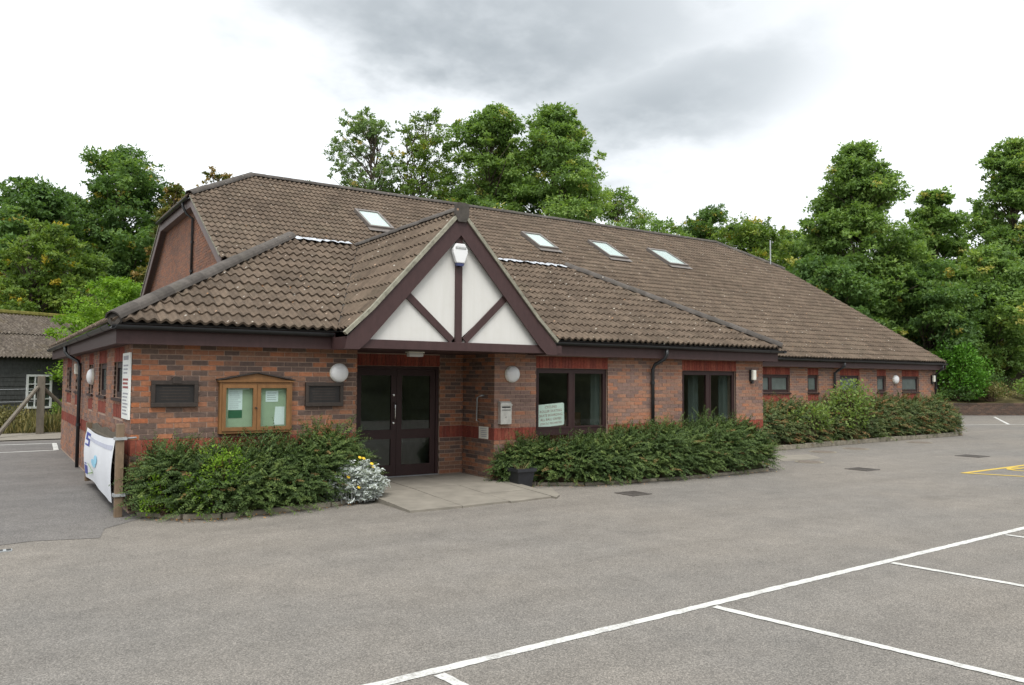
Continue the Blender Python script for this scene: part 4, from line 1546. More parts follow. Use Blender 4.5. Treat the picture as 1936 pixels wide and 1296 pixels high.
# verge on the right gable
MB().prism([(GX1 - 0.05, MY, MZ - 0.03), (GX1 - 0.05, HY, HZ - 0.03), (GX1 - 0.05, HY, HZ - 0.25), (GX1 - 0.05, MY, MZ - 0.25)], (0.03, 0, 0)).build('bargeboard', 'brown_paint', hall)
MB().beam((GX1 - 0.03, MY, MZ), (GX1 - 0.03, HY, HZ), 0.05, 0.07, (1, 0, 0)).build('verge_bedding', 'verge_mortar', hall)

# skylights
Sd = S_m.normalized()
Nn = Vector((1, 0, 0)).cross(Sd)
for a, b_, c, d_ in sky_l:
    p0 = Vector((a, c, MZ + (c - MY) * MK))
    wd = b_ - a
    ht = to_s(d_) - to_s(c)

    def sp(u_, s_, h_):
        return p0 + Vector((u_, 0, 0)) + Sd * s_ + Nn * h_
    fm = MB()
    for u0, u1, s0, s1 in ((0, wd, 0, 0.09), (0, wd, ht - 0.11, ht), (0, 0.07, 0.09, ht - 0.11), (wd - 0.07, wd, 0.09, ht - 0.11)):
        fm.prism([sp(u0, s0, 0.0), sp(u1, s0, 0.0), sp(u1, s1, 0.0), sp(u0, s1, 0.0)], Nn * 0.15)
    sk = fm.build('skylight', 'skylight_frame', hall)
    pm = MB()
    pm.prism([sp(0.065, 0.085, 0.128), sp(wd - 0.065, 0.085, 0.128), sp(wd - 0.065, ht - 0.105, 0.128), sp(0.065, ht - 0.105, 0.128)], Nn * 0.008)
    pm.build('pane', 'glass', sk)
    pm = MB()
    pm.prism([sp(0.07, 0.09, 0.112), sp(wd - 0.07, 0.09, 0.112), sp(wd - 0.07, ht - 0.11, 0.112), sp(0.07, ht - 0.11, 0.112)], Nn * 0.006)
    pm.build('blind', 'white_plastic', sk)
    fl = MB()
    fl.prism([sp(-0.06, -0.20, 0.078), sp(wd + 0.06, -0.20, 0.078), sp(wd + 0.06, -0.002, 0.085), sp(-0.06, -0.002, 0.085)], Nn * 0.008)
    fl.build('lead_apron', 'skylight_frame', sk)

# aerial pole on the far half hip
t = thing('aerial_pole', (27.0, 10.6, 6.85), 'thin pale aerial pole at the far end of the hall roof', 'pole')
MB().tube([(27.0, 10.6, 6.85), (27.0, 10.6, 8.12)], 0.028, 8).build('pole', 'galvanised', t)
MB().lathe((27.0, 10.6, 6.84), [(0.08, 0), (0.06, 0.06), (0.03, 0.10)], (0, 0, 1), 10).build('base', 'galvanised', t)


# ------------------------------------------------------------------ things fixed to the walls
def text_part(body, size, mtx, mat, parent, name='lettering', spacing=1.0, align='CENTER'):
    cu = bpy.data.curves.new('lettering', 'FONT')
    cu.body = body
    cu.size = size
    cu.align_x = align
    cu.align_y = 'CENTER'
    cu.space_character = spacing
    cu.resolution_u = 2
    tmp = bpy.data.objects.new('tmp_text', cu)
    col.objects.link(tmp)
    dg = bpy.context.evaluated_depsgraph_get()
    me = bpy.data.meshes.new_from_object(tmp.evaluated_get(dg))
    bpy.data.objects.remove(tmp)
    me.materials.clear()
    return link_mesh(name, me, mat, parent, mtx)


def face_mtx(p, u, n):
    """matrix whose x runs along u, y up, z out of the face along n"""
    u, n = Vector(u).normalized(), Vector(n).normalized()
    v = n.cross(u)
    return Matrix.Translation(Vector(p)) @ Matrix((u, v, n)).transposed().to_4x4()


def round_lamp(p, n, r, label, oval=1.0):
    t_ = thing('round_wall_lamp', p, label, 'wall lamp', 'round white wall lamps')
    MB().lathe(p, [(r * 1.02, 0.0), (r * 1.02, 0.025), (r * 0.98, 0.03)], n, 32).build('base', 'cream_plastic', t_)
    prof = [(r * 0.985, 0.030)] + [(r * math.cos(R(a)), 0.03 + 0.085 * math.sin(R(a))) for a in (8, 20, 35, 50, 65, 78, 87)]
    MB().lathe(p, prof, n, 32).build('diffuser', 'white_plastic', t_, smooth=True)


round_lamp((3.015, -0.004, 1.985), (0, -1, 0), 0.150, 'round white lamp on the brick wall left of the entrance')
round_lamp((6.34, -0.004, 1.995), (0, -1, 0), 0.150, 'round white lamp on the brick pier right of the entrance')
round_lamp((24.68, REC - 0.004, 1.99), (0, -1, 0), 0.155, 'round white lamp on the set-back wall between small windows')
round_lamp((-0.004, 4.72, 1.90), (-1, 0, 0), 0.150, 'round white lamp on the left side wall')


def bulkhead(p, u, n, label):
    t_ = thing('bulkhead_lamp', p, label, 'wall lamp', 'upright bulkhead wall lamps')
    p, u, n = Vector(p), Vector(u), Vector(n)

    def bx(u0, u1, z0, z1, d0, d1, nm, mat, bev):
        q = [p + u * a + n * d for a, d in ((u0, d0), (u1, d0), (u1, d1), (u0, d1))]
        MB().prism([(v.x, v.y, p.z + z0) for v in q], (0, 0, z1 - z0)).build(nm, mat, t_, bevel=bev)
    bx(-0.055, 0.055, -0.14, 0.13, 0.0, 0.05, 'base', 'black_plastic', 0.006)
    bx(-0.05, 0.05, -0.11, 0.12, 0.051, 0.125, 'diffuser', 'cream_plastic', 0.02)
    bx(-0.025, 0.03, -0.19, -0.142, 0.01, 0.06, 'sensor', 'black_plastic', 0.008)


bulkhead((12.90, -0.004, 2.03), (1, 0, 0), (0, -1, 0), 'upright cream lamp at the right end of the front block')
bulkhead((27.02, REC - 0.004, 2.03), (1, 0, 0), (0, -1, 0), 'upright cream lamp at the far end of the set-back wall')
bulkhead((-0.004, 7.05, 2.06), (0, -1, 0), (-1, 0, 0), 'upright cream lamp beside the downpipe on the side wall')

t = thing('porch_lamp', (4.42, 0.10, FB), 'small white lamp under the porch ceiling', 'lamp')
MB().box(4.27, 4.57, 0.03, 0.17, FB - 0.012, FB + 0.010).build('base', 'cream_plastic', t)
MB().box(4.285, 4.555, 0.04, 0.16, FB - 0.075, FB - 0.013).build('diffuser', 'white_plastic', t, bevel=0.02)

# alarm box
t = thing('alarm_box', (4.735, gy - 0.03, 3.93), 'white alarm box with a blue base on the porch gable', 'alarm box')
hexp = [(-0.08, 0.17), (0.08, 0.17), (0.135, 0.07), (0.135, 0.01), (0.075, -0.15), (-0.075, -0.15), (-0.135, 0.01), (-0.135, 0.07)]
MB().prism([(4.735 + x, gy - 0.03, 3.95 + z) for x, z in hexp], (0, -0.075, 0)).build('case', 'white_plastic', t, bevel=0.015)
MB().prism([(4.735 + x, gy - 0.031, 3.95 + z) for x, z in ((-0.078, -0.152), (0.078, -0.152), (0.055, -0.20), (-0.055, -0.20))], (0, -0.065, 0)).build('strobe', 'blue_plastic', t, bevel=0.006)
MB().box(4.635, 4.835, gy - 0.111, gy - 0.1065, 4.03, 4.065).build('label_strip', 'grey_label', t)
text_part('SECURITY', 0.036, face_mtx((4.735, gy - 0.1125, 4.047), (1, 0, 0), (0, -1, 0)), 'white_plastic', t)

# notice board
t = thing('notice_board', (1.70, -0.06, 1.07), 'oak notice board with two glazed doors and a small pediment', 'notice board')
x0, x1, z0, z1 = 1.165, 2.235, 1.075, 1.835
bd = -0.10
MB().box(x0 + 0.01, x1 - 0.01, -0.045, -0.006, z0 + 0.01, z1 - 0.01).build('back_panel', 'baize', t)
cs = MB()
cs.box(x0, x1, bd, -0.006, z1 - 0.035, z1)
cs.box(x0, x1, bd, -0.006, z0, z0 + 0.035)
cs.box(x0, x0 + 0.03, bd, -0.006, z0 + 0.035, z1 - 0.035)
cs.box(x1 - 0.03, x1, bd, -0.006, z0 + 0.035, z1 - 0.035)
cs.build('case', 'oak', t)
xm = (x0 + x1) / 2
for a, b_, hd in ((x0 + 0.032, xm - 0.003, 1), (xm + 0.003, x1 - 0.032, 0)):
    dd_ = MB()
    st = 0.055
    dd_.box(a, b_, bd - 0.015, bd + 0.02, z1 - 0.037 - st, z1 - 0.037)
    dd_.box(a, b_, bd - 0.015, bd + 0.02, z0 + 0.037, z0 + 0.037 + st)
    dd_.box(a, a + st, bd - 0.015, bd + 0.02, z0 + 0.037 + st, z1 - 0.037 - st)
    dd_.box(b_ - st, b_, bd - 0.015, bd + 0.02, z0 + 0.037 + st, z1 - 0.037 - st)
    dr = dd_.build('door', 'oak', t)
    MB().box(a + st - .003, b_ - st + .003, bd + 0.002, bd + 0.007, z0 + 0.034 + st, z1 - 0.034 - st).build('pane', 'glass', dr)
    if hd:
        MB().tube([(b_ - 0.02, bd - 0.015, 1.45), (b_ - 0.02, bd - 0.045, 1.455), (b_ - 0.0, bd - 0.048, 1.43)], 0.008, 8).build('handle', 'black_plastic', dr)
MB().prism([(x0 + 0.02, bd, z1 + 0.022), (x1 - 0.02, bd, z1 + 0.022), (xm, bd, z1 + 0.125)], (0, 0.09, 0)).build('pediment', 'oak', t)
MB().box(x0 - 0.03, x1 + 0.03, bd - 0.025, -0.006, z1 + 0.001, z1 + 0.021).build('cornice', 'oak', t)
for s_ in (-1, 1):
    MB().beam((xm, bd + 0.035, z1 + 0.142), (xm + s_ * 0.575, bd + 0.035, z1 + 0.032), 0.02, 0.14, (0, 1, 0)).build('capping', 'plaque_wood', t)


def paper(x0_, x1_, z0_, z1_, mat, rows, label, skew=0.0, head=False):
    y_ = -0.049
    o_ = thing('notice', ((x0_ + x1_) / 2, y_, z0_), label, 'notice')
    MB().prism([(x0_, y_, z0_), (x1_, y_, z0_), (x1_, y_, z1_), (x0_ + skew, y_, z1_)], (0, 0.002, 0)).build('sheet', mat, o_)
    for k in range(rows):
        zz = z1_ - (k + 1) * (z1_ - z0_) / (rows + 1)
        a_ = x0_ + skew + 0.02
        MB().box(a_, x1_ - random.uniform(0.02, 0.07), y_ - 0.0015, y_ - 0.0005, zz - 0.004, zz + 0.004).build('print_line', 'grey_ink', o_)


paper(1.295, 1.50, 1.42, 1.715, 'paper', 9, 'white printed notice in the left half of the notice board')
paper(1.30, 1.50, 1.30, 1.415, 'green_paper', 0, 'dark green sheet under the white notice in the notice board')
paper(1.29, 1.60, 1.722, 1.757, 'paper', 1, 'long thin paper strip at the top of the notice board')
paper(1.845, 2.035, 1.535, 1.70, 'paper', 4, 'small white notice at the top of the right notice board door')
paper(1.975, 2.135, 1.185, 1.46, 'paper', 0, 'blank white sheet low in the right notice board door', 0.02)


# wooden plaques
def plaque(x0_, x1_, z0_, z1_, crest, label):
    o_ = thing('name_plaque', ((x0_ + x1_) / 2, -0.03, z0_), label, 'plaque')
    MB().box(x0_ + 0.055, x1_ - 0.055, -0.028, -0.005, z0_ + 0.055, z1_ - 0.055).build('panel', 'plaque_dark', o_)
    f_ = MB()
    f_.box(x0_, x1_, -0.055, -0.005, z1_ - 0.06, z1_)
    f_.box(x0_, x1_, -0.055, -0.005, z0_, z0_ + 0.06)
    f_.box(x0_, x0_ + 0.055, -0.053, -0.005, z0_ + 0.06, z1_ - 0.06)
    f_.box(x1_ - 0.055, x1_, -0.053, -0.005, z0_ + 0.06, z1_ - 0.06)
    f_.build('frame', 'plaque_wood', o_, bevel=0.006)
    for k in range(5):
        zz = z1_ - 0.10 - k * 0.042
        MB().box(x0_ + 0.10 + random.uniform(0, 0.05), x1_ - 0.10 - random.uniform(0, 0.06), -0.0295, -0.0282, zz - 0.006, zz + 0.006).build('carved_line', 'plaque_wood', o_)
    if crest:
        xm_ = (x0_ + x1_) / 2 + 0.02
        MB().prism([(xm_ - 0.06, -0.065, z1_ - 0.04), (xm_ + 0.06, -0.065, z1_ - 0.04), (xm_ + 0.065, -0.065, z1_ + 0.03), (xm_ + 0.03, -0.065, z1_ + 0.055), (xm_ - 0.03, -0.065, z1_ + 0.055), (xm_ - 0.065, -0.065, z1_ + 0.03)], (0, 0.06, 0)).build('crest', 'plaque_wood', o_)


plaque(0.245, 0.875, 1.475, 1.85, True, 'dark wooden plaque with a small crest left of the notice board')
plaque(2.465, 3.085, 1.455, 1.835, False, 'weathered dark wooden plaque right of the notice board')

# letter box on the pier
t = thing('post_box', (6.16, -0.05, 1.08), 'small steel post box on the brick pier', 'letter box')
MB().prism([(6.045, -0.005, 1.09), (6.045, -0.10, 1.09), (6.045, -0.10, 1.47), (6.045, -0.07, 1.50), (6.045, -0.005, 1.505)], (0.235, 0, 0)).build('body', 'steel', t, bevel=0.004)
MB().box(6.035, 6.29, -0.112, -0.004, 1.425, 1.445).build('rain_hood', 'steel', t)
MB().box(6.07, 6.255, -0.105, -0.101, 1.385, 1.41).build('slot', 'black_plastic', t)
MB().box(6.07, 6.255, -0.105, -0.101, 1.34, 1.352).build('name_slot', 'black_plastic', t)
MB().lathe((6.16, -0.10, 1.22), [(0.014, 0), (0.014, 0.008)], (0, -1, 0), 12).build('lock', 'chrome', t)
# handrail and small sign in the porch
t = thing('grab_rail', (DOORX1 - 0.02, 0.6, 1.2), 'thin grab rail on the porch side wall', 'rail')
MB().tube([(DOORX1 - 0.004, 0.52, 1.12), (DOORX1 - 0.06, 0.52, 1.13), (DOORX1 - 0.06, 0.50, 1.56), (DOORX1 - 0.06, 0.36, 1.60), (DOORX1 - 0.004, 0.35, 1.60)], 0.014, 8).build('rail', 'galvanised', t, smooth=True)
t = thing('small_sign', (DOORX1 - 0.01, 0.35, 0.8), 'small white notice low on the porch side wall', 'sign')
MB().box(DOORX1 - 0.014, DOORX1 - 0.005, 0.19, 0.51, 0.81, 1.03).build('plate', 'cream_plastic', t)
for k in range(5):
    MB().box(DOORX1 - 0.0165, DOORX1 - 0.0145, 0.23, 0.47 - random.uniform(0, 0.06), 0.845 + k * 0.036, 0.857 + k * 0.036).build('print_line', 'grey_ink', t)

# sign board behind the window glass
t = thing('window_sign', (7.2, 0.12, 0.99), 'white board with red lettering leaning inside the window', 'sign')
sm_ = Matrix.Translation((7.315, 0.105, 1.225)) @ Matrix.Rotation(R(-4), 4, 'Y') @ Matrix.Rotation(R(4), 4, 'X')
sb = MB()
w_, h_ = 0.315, 0.215
cr = 0.035
pp = []
for cx_, cz_, a0 in ((w_ - cr, h_ - cr, 0), (-w_ + cr, h_ - cr, 90), (-w_ + cr, -h_ + cr, 180), (w_ - cr, -h_ + cr, 270)):
    for k in range(5):
        a_ = R(a0 + k * 22.5)
        pp.append((cx_ + cr * math.cos(a_), 0, cz_ + cr * math.sin(a_)))
sb.prism(pp, (0, 0.012, 0))
ob = link_mesh('board', sb.mesh('board'), 'white_board', t, sm_)
for k, tx in enumerate(('CYCLING', 'ROLLER SKATING', 'SKATE BOARDING', 'ALL BALL GAMES', 'STRICTLY PROHIBITED')):
    text_part(tx, 0.066 if k < 4 else 0.050, sm_ @ Matrix.Translation((0.0, -0.0015, 0.155 - 0.078 * k)) @ Matrix.Rotation(R(90), 4, 'X'), 'red_ink', t)
# curtains and things inside
for x0_, x1_, y_, lab in ((8.38, 8.60, 0.22, 'pale curtain drawn to the right side of the near window'), (12.08, 12.36, 0.22, 'pale curtain drawn to the right side of the far front window'), (11.20, 11.50, 0.30, 'grey curtain hanging behind the middle of the far front window')):
    cm = MB()
    n = 26
    pv = None
    for k in range(n + 1):
        x = x0_ + (x1_ - x0_) * k / n
        yy = y_ + 0.03 * math.sin(k * 1.5)
        q = ((x + (0.02 if k < n / 2 else 0) * 0, yy, 0.55), (x, yy, 2.08))
        if pv:
            cm.poly([pv[0], q[0], q[1], pv[1]])
        pv = q
    tag(cm.build('curtain', 'curtain', fix=False, smooth=True), lab, 'curtain')
t = thing('cupboard', (8.15, 1.3, 0.03), 'brown wooden cupboard seen through the near window', 'cupboard')
MB().box(7.95, 8.75, 1.0, 1.45, 0.06, 1.22).build('carcass', 'cabinet', t, bevel=0.008)
MB().box(7.97, 8.345, 0.98, 0.998, 0.10, 1.19).build('door', 'cabinet', t)
MB().box(8.355, 8.73, 0.98, 0.998, 0.10, 1.19).build('door', 'cabinet', t)
t = thing('bag', (12.0, 0.25, 0.95), 'dark bag on the sill inside the far front window', 'bag')
MB().lathe((11.98, 0.26, 0.90), [(0.17, 0.0), (0.20, 0.05), (0.17, 0.11), (0.09, 0.15), (0.02, 0.165)], (0, 0, 1), 18).build('body', 'dark_bag', t, smooth=True)
MB().box(11.7, 12.3, 0.13, 0.5, 0.86, 0.90).build('inner_sill', 'interior', hall)

# tall white sign at the left corner
t = thing('corner_sign', (-0.02, 0.4, 1.3), 'tall white notice sign on the left corner of the building', 'sign')
MB().box(-0.030, -0.006, 0.03, 0.70, 1.30, 2.24).build('plate', 'white_board', t)
rows_ = [(2.17, 0.06, .12, .6)] + [(2.06 - 0.052 * k, 0.022, .14, .58 - 0.04 * (k % 3)) for k in range(3)] + [(1.86 - 0.055 * k, 0.03, .10, .62 - 0.05 * (k % 2)) for k in range(3)] + [(1.66 - 0.048 * k, 0.022, .12, .62 - 0.06 * (k % 3)) for k in range(7)]
for k, (z_, h_, a_, b2) in enumerate(rows_):
    pos = a_
    while pos < b2:
        wl_ = random.uniform(0.04, 0.11)
        e_ = min(pos + wl_, b2)
        MB().box(-0.0325, -0.0305, 0.73 - e_, 0.73 - pos, z_ - h_ / 2, z_ + h_ / 2).build('printed_word', 'red_ink' if k in (4, 5, 6) else 'grey_ink', t)
        pos = e_ + 0.02

# gate with a banner along the left wall --------------------------------
t = thing('wooden_gate', (-0.15, 1.7, 0), 'weathered wooden side gate folded back along the brick wall', 'gate')
for y_, h_ in ((-0.17, 1.26), (3.62, 1.10)):
    MB().box(-0.200, -0.100, y_ - 0.05, y_ + 0.05, 0.0 if y_ < 0 else 0.08, h_).build('gate_post', 'post_wood', t, bevel=0.008)
for z_ in (0.32, 0.62, 0.95):
    MB().box(-0.155, -0.115, -0.11, 3.56, z_ - 0.045, z_ + 0.045).build('rail', 'grey_wood', t)
k = 0
y_ = 0.02
while y_ < 3.5:
    MB().box(-0.114, -0.094, y_, y_ + 0.085, 0.14, 1.10 + 0.02 * math.sin(y_ * 5)).build('picket', 'grey_wood', t)
    y_ += 0.115
for z_ in (1.06, 0.30):
    MB().box(-0.222, -0.070, -0.24, -0.10, z_ - 0.018, z_ + 0.018).build('hinge_strap', 'galvanised', t)
    MB().tube([(-0.06, -0.17, z_), (0.06, -0.10, z_)], 0.014, 8).build('hinge_pin', 'galvanised', t)
bt = thing('banner', (-0.19, 1.8, 0.15), 'white vinyl banner with blue print hung on the side gate', 'banner')
nb, mb_n = 40, 12


def ban(yf_, zf_):
    y_ = 3.62 - 3.60 * yf_
    ztop = 1.015 + 0.035 * yf_ - 0.05 * math.sin(math.pi * yf_)
    zbot = 0.16 + 0.03 * math.sin(yf_ * 5) + 0.02 * yf_
    if yf_ > 0.9:
        zbot += (yf_ - 0.9) * 0.2
    z_ = zbot + (ztop - zbot) * zf_
    bulge = 0.035 * math.sin(math.pi * zf_) + 0.007 * math.sin(yf_ * 14 + zf_ * 3) * (1 - zf_ * 0.5) + 0.012 * (1 - zf_) * yf_
    return Vector((-0.185 - bulge, y_, z_))


bm_ = MB()
for i in range(nb):
    for j in range(mb_n):
        bm_.poly([ban(i / nb, j / mb_n), ban((i + 1) / nb, j / mb_n), ban((i + 1) / nb, (j + 1) / mb_n), ban(i / nb, (j + 1) / mb_n)])
sheet_ = bm_.build('sheet', 'banner_white', bt, smooth=True)
bm = bmesh.new()
bm.from_mesh(sheet_.data)
bmesh.ops.remove_doubles(bm, verts=bm.verts, dist=0.0005)
bmesh.ops.recalc_face_normals(bm, faces=bm.faces)
bm.to_mesh(sheet_.data)
bm.free()


PRINT_N = [0]


def ban_print(pts_, mat, nm='printed_shape'):
    m_ = MB()
    PRINT_N[0] += 1
    off_ = Vector((-0.004 - 0.0025 * PRINT_N[0], 0, 0))
    ca, cb = sum(q[0] for q in pts_) / len(pts_), sum(q[1] for q in pts_) / len(pts_)
    for i in range(len(pts_)):
        p_, q_ = pts_[i], pts_[(i + 1) % len(pts_)]
        for r0_, r1_ in ((0.0, 0.34), (0.34, 0.67), (0.67, 1.0)):
            k_ = [(ca + (v[0] - ca) * r, cb + (v[1] - cb) * r) for v, r in ((p_, r0_), (q_, r0_), (q_, r1_), (p_, r1_))]
            k_ = k_[1:] if r0_ == 0.0 else k_
            m_.poly([ban(*v) + off_ for v in k_])
    m_.build(nm, mat, bt, fix=False)


def ban_rect(a0, a1, b0, b1, mat, n=8):
    m_ = MB()
    for k in range(n):
        x0_, x1_ = a0 + (a1 - a0) * k / n, a0 + (a1 - a0) * (k + 1) / n
        m_.poly([ban(x0_, b0) + Vector((-0.004, 0, 0)), ban(x1_, b0) + Vector((-0.004, 0, 0)), ban(x1_, b1) + Vector((-0.004, 0, 0)), ban(x0_, b1) + Vector((-0.004, 0, 0))])
    m_.build('printed_shape', mat, bt, fix=False)


ban_rect(0.20, 0.97, 0.815, 0.885, 'banner_grey', 20)
for q in ((0.04, 0.20, 0.875, 0.93), (0.04, 0.10, 0.80, 0.875), (0.04, 0.20, 0.775, 0.82), (0.14, 0.20, 0.70, 0.775), (0.04, 0.20, 0.665, 0.70)):
    ban_rect(*q, 'banner_blue', 3)
circ = [(0.42 + 0.10 * math.cos(R(a)), 0.42 + 0.075 * math.sin(R(a))) for a in range(0, 360, 24)]
ban_print(circ, 'banner_cyan')
circ = [(0.50 + 0.05 * math.cos(R(a)), 0.52 + 0.09 * math.sin(R(a))) for a in range(0, 360, 24)]
ban_print(circ, 'banner_cyan')
ban_rect(0.03, 0.15, 0.08, 0.26, 'banner_blue', 3)
ban_rect(0.05, 0.12, 0.285, 0.31, 'banner_blue', 3)
for a, b_ in (((0.18, 0.33), (0.38, 0.21)), ((0.38, 0.21), (0.18, 0.11))):
    ban_print([(a[0], a[1] - 0.012), (b_[0], b_[1] - 0.012), (b_[0], b_[1] + 0.012), (a[0], a[1] + 0.012)], 'banner_green')

# ------------------------------------------------------------------ plants
def rand_unit(n):
    return unit(rng.normal(size=(n, 3)))


def fronds(base, d, n, length, K, ll, lw, droop=0.5, tone=None, zig=0.85):
    """arching sprays: K leaf pairs along each stem"""
    M = len(base)
    d, n = unit(d), unit(n)
    s = unit(np.cross(d, n))
    Vs, T = [], []
    for k in range(K):
        f = (k + 0.6) / K
        pos = base + d * (length * f)[:, None] + np.array([0, 0, -1.0]) * (droop * length * f * f)[:, None]
        dd = unit(d + np.array([0, 0, -1.0]) * (2 * droop * f))
        sc = (0.65 + 0.5 * math.sin(math.pi * min(1, f * 1.05)))
        for sg in (-1, 1):
            jit = rng.normal(scale=0.22, size=(M, 3))
            ld = unit(dd * 0.55 + s * sg * zig + jit)
            ln = ll * sc * rng.uniform(0.7, 1.25, M)
            nn_ = unit(n + rng.normal(scale=0.35, size=(M, 3)))
            Vs.append(leaves(pos, ld, nn_, ln, ln * lw))
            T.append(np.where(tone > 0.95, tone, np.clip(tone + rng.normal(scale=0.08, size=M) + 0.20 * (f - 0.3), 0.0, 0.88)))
    return np.concatenate(Vs), np.concatenate(T)


def hedge(name, xs, front, back, top, dens, K, ll, length, label, cat='hedge', mat='leaf_hedge', seed=1, tall=0.3, end_r=True, rust=0.06, coreh=0.80):
    """dense shrub bank between front(x) and back(x), height top(x)"""
    global rng
    rng = np.random.default_rng(seed)
    x0_, x1_ = xs
    t_ = thing(name, ((x0_ + x1_) / 2, (front((x0_ + x1_) / 2) + back((x0_ + x1_) / 2)) / 2, 0.03), label, cat)
    o_ = np.array(ORIG[t_.name])
    # lumpy field
    ph = rng.uniform(0, 6.28, 12)

    def lump(x, q):
        return 0.5 * np.sin(x * 2.3 + ph[0] + 2 * q) + 0.35 * np.sin(x * 5.1 + ph[1] - 3.1 * q) + 0.25 * np.sin(x * 9.7 + ph[2] + 5 * q) + 0.2 * np.sin(q * 9 + ph[3] + x)

    def surf(x, q, grow=1.0):
        """q 0 (front foot) .. 1 (back top); rounded profile"""
        f, b_, h = front(x), back(x), top(x)
        # ends taper
        tz = np.clip((x - x0_) / 0.45, 0.0, 1) ** 0.5
        tz2 = np.clip((x1_ - x) / 0.35, 0.0, 1) ** 0.5 if end_r else np.ones_like(x)
        e_ = (0.35 + 0.65 * tz) * (0.35 + 0.65 * tz2)
        a = q * math.pi / 2
        prof_y = np.abs(np.cos(a)) ** 0.55
        prof_z = np.sin(a) ** 0.62
        lp = 1 + 0.10 * lump(x, q)
        y = b_ + (f - b_) * prof_y * grow * (0.95 + 0.05 * lp) * (0.6 + 0.4 * e_)
        z = 0.04 + h * prof_z * grow * lp * e_
        return np.stack([x, y, z], axis=1)
    # added dark hull filling the inside, in place of woody stems
    nx, nq = max(12, int((x1_ - x0_) * 5)), 9
    gx, gq = np.meshgrid(np.linspace(x0_ + 0.06, x1_ - 0.06, nx), np.linspace(0, 1, nq), indexing='ij')
    P = surf(gx.ravel(), gq.ravel(), coreh) - o_
    P = P.reshape(nx, nq, 3)
    cm = MB()
    for i in range(nx - 1):
        for j in range(nq - 1):
            cm.poly([P[i, j] + o_, P[i + 1, j] + o_, P[i + 1, j + 1] + o_, P[i, j + 1] + o_])
    cm.poly([P[-1, j] + o_ for j in range(nq)] + [np.array([x1_ - 0.06, float(back(np.array([x1_]))[0]), 0.04])])
    cm.poly([P[0, j] + o_ for j in range(nq)] + [np.array([x0_ + 0.06, float(back(np.array([x0_]))[0]), 0.04])])
    cm.build('stems', 'twig', t_, fix=False)
    area = (x1_ - x0_) * 1.9
    M = int(dens * area)
    x = rng.uniform(x0_, x1_, M)
    q = rng.uniform(0.0, 1.0, M) ** 0.9
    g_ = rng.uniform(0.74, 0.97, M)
    p = surf(x, q, 1.0)
    p = surf(x, q, 1.0) * 0 + np.stack([surf(x, q, 1.0)[:, 0], back(x) + (surf(x, q, 1.0)[:, 1] - back(x)) * g_, surf(x, q, 1.0)[:, 2] * g_ + 0.01], axis=1)
    eps = 1e-3
    dx = surf(x + eps, q) - surf(x - eps, q)
    dq = surf(x, np.clip(q + eps, 0, 1)) - surf(x, np.clip(q - eps, 0, 1))
    nr = unit(np.cross(dx, dq) * -1)
    flip = (nr[:, 1] > 0) & (nr[:, 2] < 0)
    nr[flip] *= -1
    nr = unit(nr + np.array([0, -0.25, 0.35]))
    side = np.stack([rng.choice([-1.0, 1.0], M) * rng.uniform(0.2, 1.0, M), rng.normal(scale=0.3, size=M), rng.uniform(-0.1, 0.5, M)], axis=1)
    d = unit(nr * rng.uniform(0.35, 0.9, M)[:, None] + side * 0.9 + rng.normal(scale=0.25, size=(M, 3)))
    # wild shoots along the top
    isT = (q > 0.75) & (rng.random(M) < tall)
    d[isT] = unit(np.stack([rng.normal(scale=0.35, size=isT.sum()), rng.normal(scale=0.25, size=isT.sum()) - 0.2, np.ones(isT.sum())], axis=1))
    Ls = length * rng.uniform(0.6, 1.3, M)
    Ls[isT] *= 1.45
    tone = 0.36 + 0.17 * lump(x * 1.7, q * 2) + rng.normal(scale=0.13, size=M) + 0.22 * (g_ - 0.85) / 0.12  # inner sprays darker: shade deep in the hedge painted into the tone
    tone = np.clip(tone, 0.02, 0.86)
    tone[rng.random(M) < rust] = 0.98
    nl = unit(nr + np.array([0, 0, 0.6]) + rng.normal(scale=0.3, size=(M, 3)))
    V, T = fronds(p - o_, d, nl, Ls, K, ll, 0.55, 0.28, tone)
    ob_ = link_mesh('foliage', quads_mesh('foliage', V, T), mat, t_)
    ob_['kind'] = 'stuff'
    return t_


def interp(pts_):
    xs_ = np.array([p[0] for p in pts_])
    ys_ = np.array([p[1] for p in pts_])
    return lambda x: np.interp(x, xs_, ys_)


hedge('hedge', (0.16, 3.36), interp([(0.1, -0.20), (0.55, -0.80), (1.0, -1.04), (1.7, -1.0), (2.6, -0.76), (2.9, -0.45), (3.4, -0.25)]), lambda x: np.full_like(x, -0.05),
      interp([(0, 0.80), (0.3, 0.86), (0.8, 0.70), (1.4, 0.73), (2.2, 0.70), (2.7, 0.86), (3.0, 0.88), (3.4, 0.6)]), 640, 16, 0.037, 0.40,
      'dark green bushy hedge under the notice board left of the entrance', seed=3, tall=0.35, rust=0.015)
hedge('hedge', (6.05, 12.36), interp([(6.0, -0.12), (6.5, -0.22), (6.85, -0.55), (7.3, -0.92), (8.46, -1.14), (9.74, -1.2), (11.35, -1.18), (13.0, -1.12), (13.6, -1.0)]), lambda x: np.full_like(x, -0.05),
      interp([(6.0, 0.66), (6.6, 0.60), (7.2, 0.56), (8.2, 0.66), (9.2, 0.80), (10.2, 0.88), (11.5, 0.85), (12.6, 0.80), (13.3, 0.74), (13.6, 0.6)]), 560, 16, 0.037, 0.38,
      'long low dark green hedge under the front windows right of the entrance', seed=5, tall=0.2, rust=0.03)
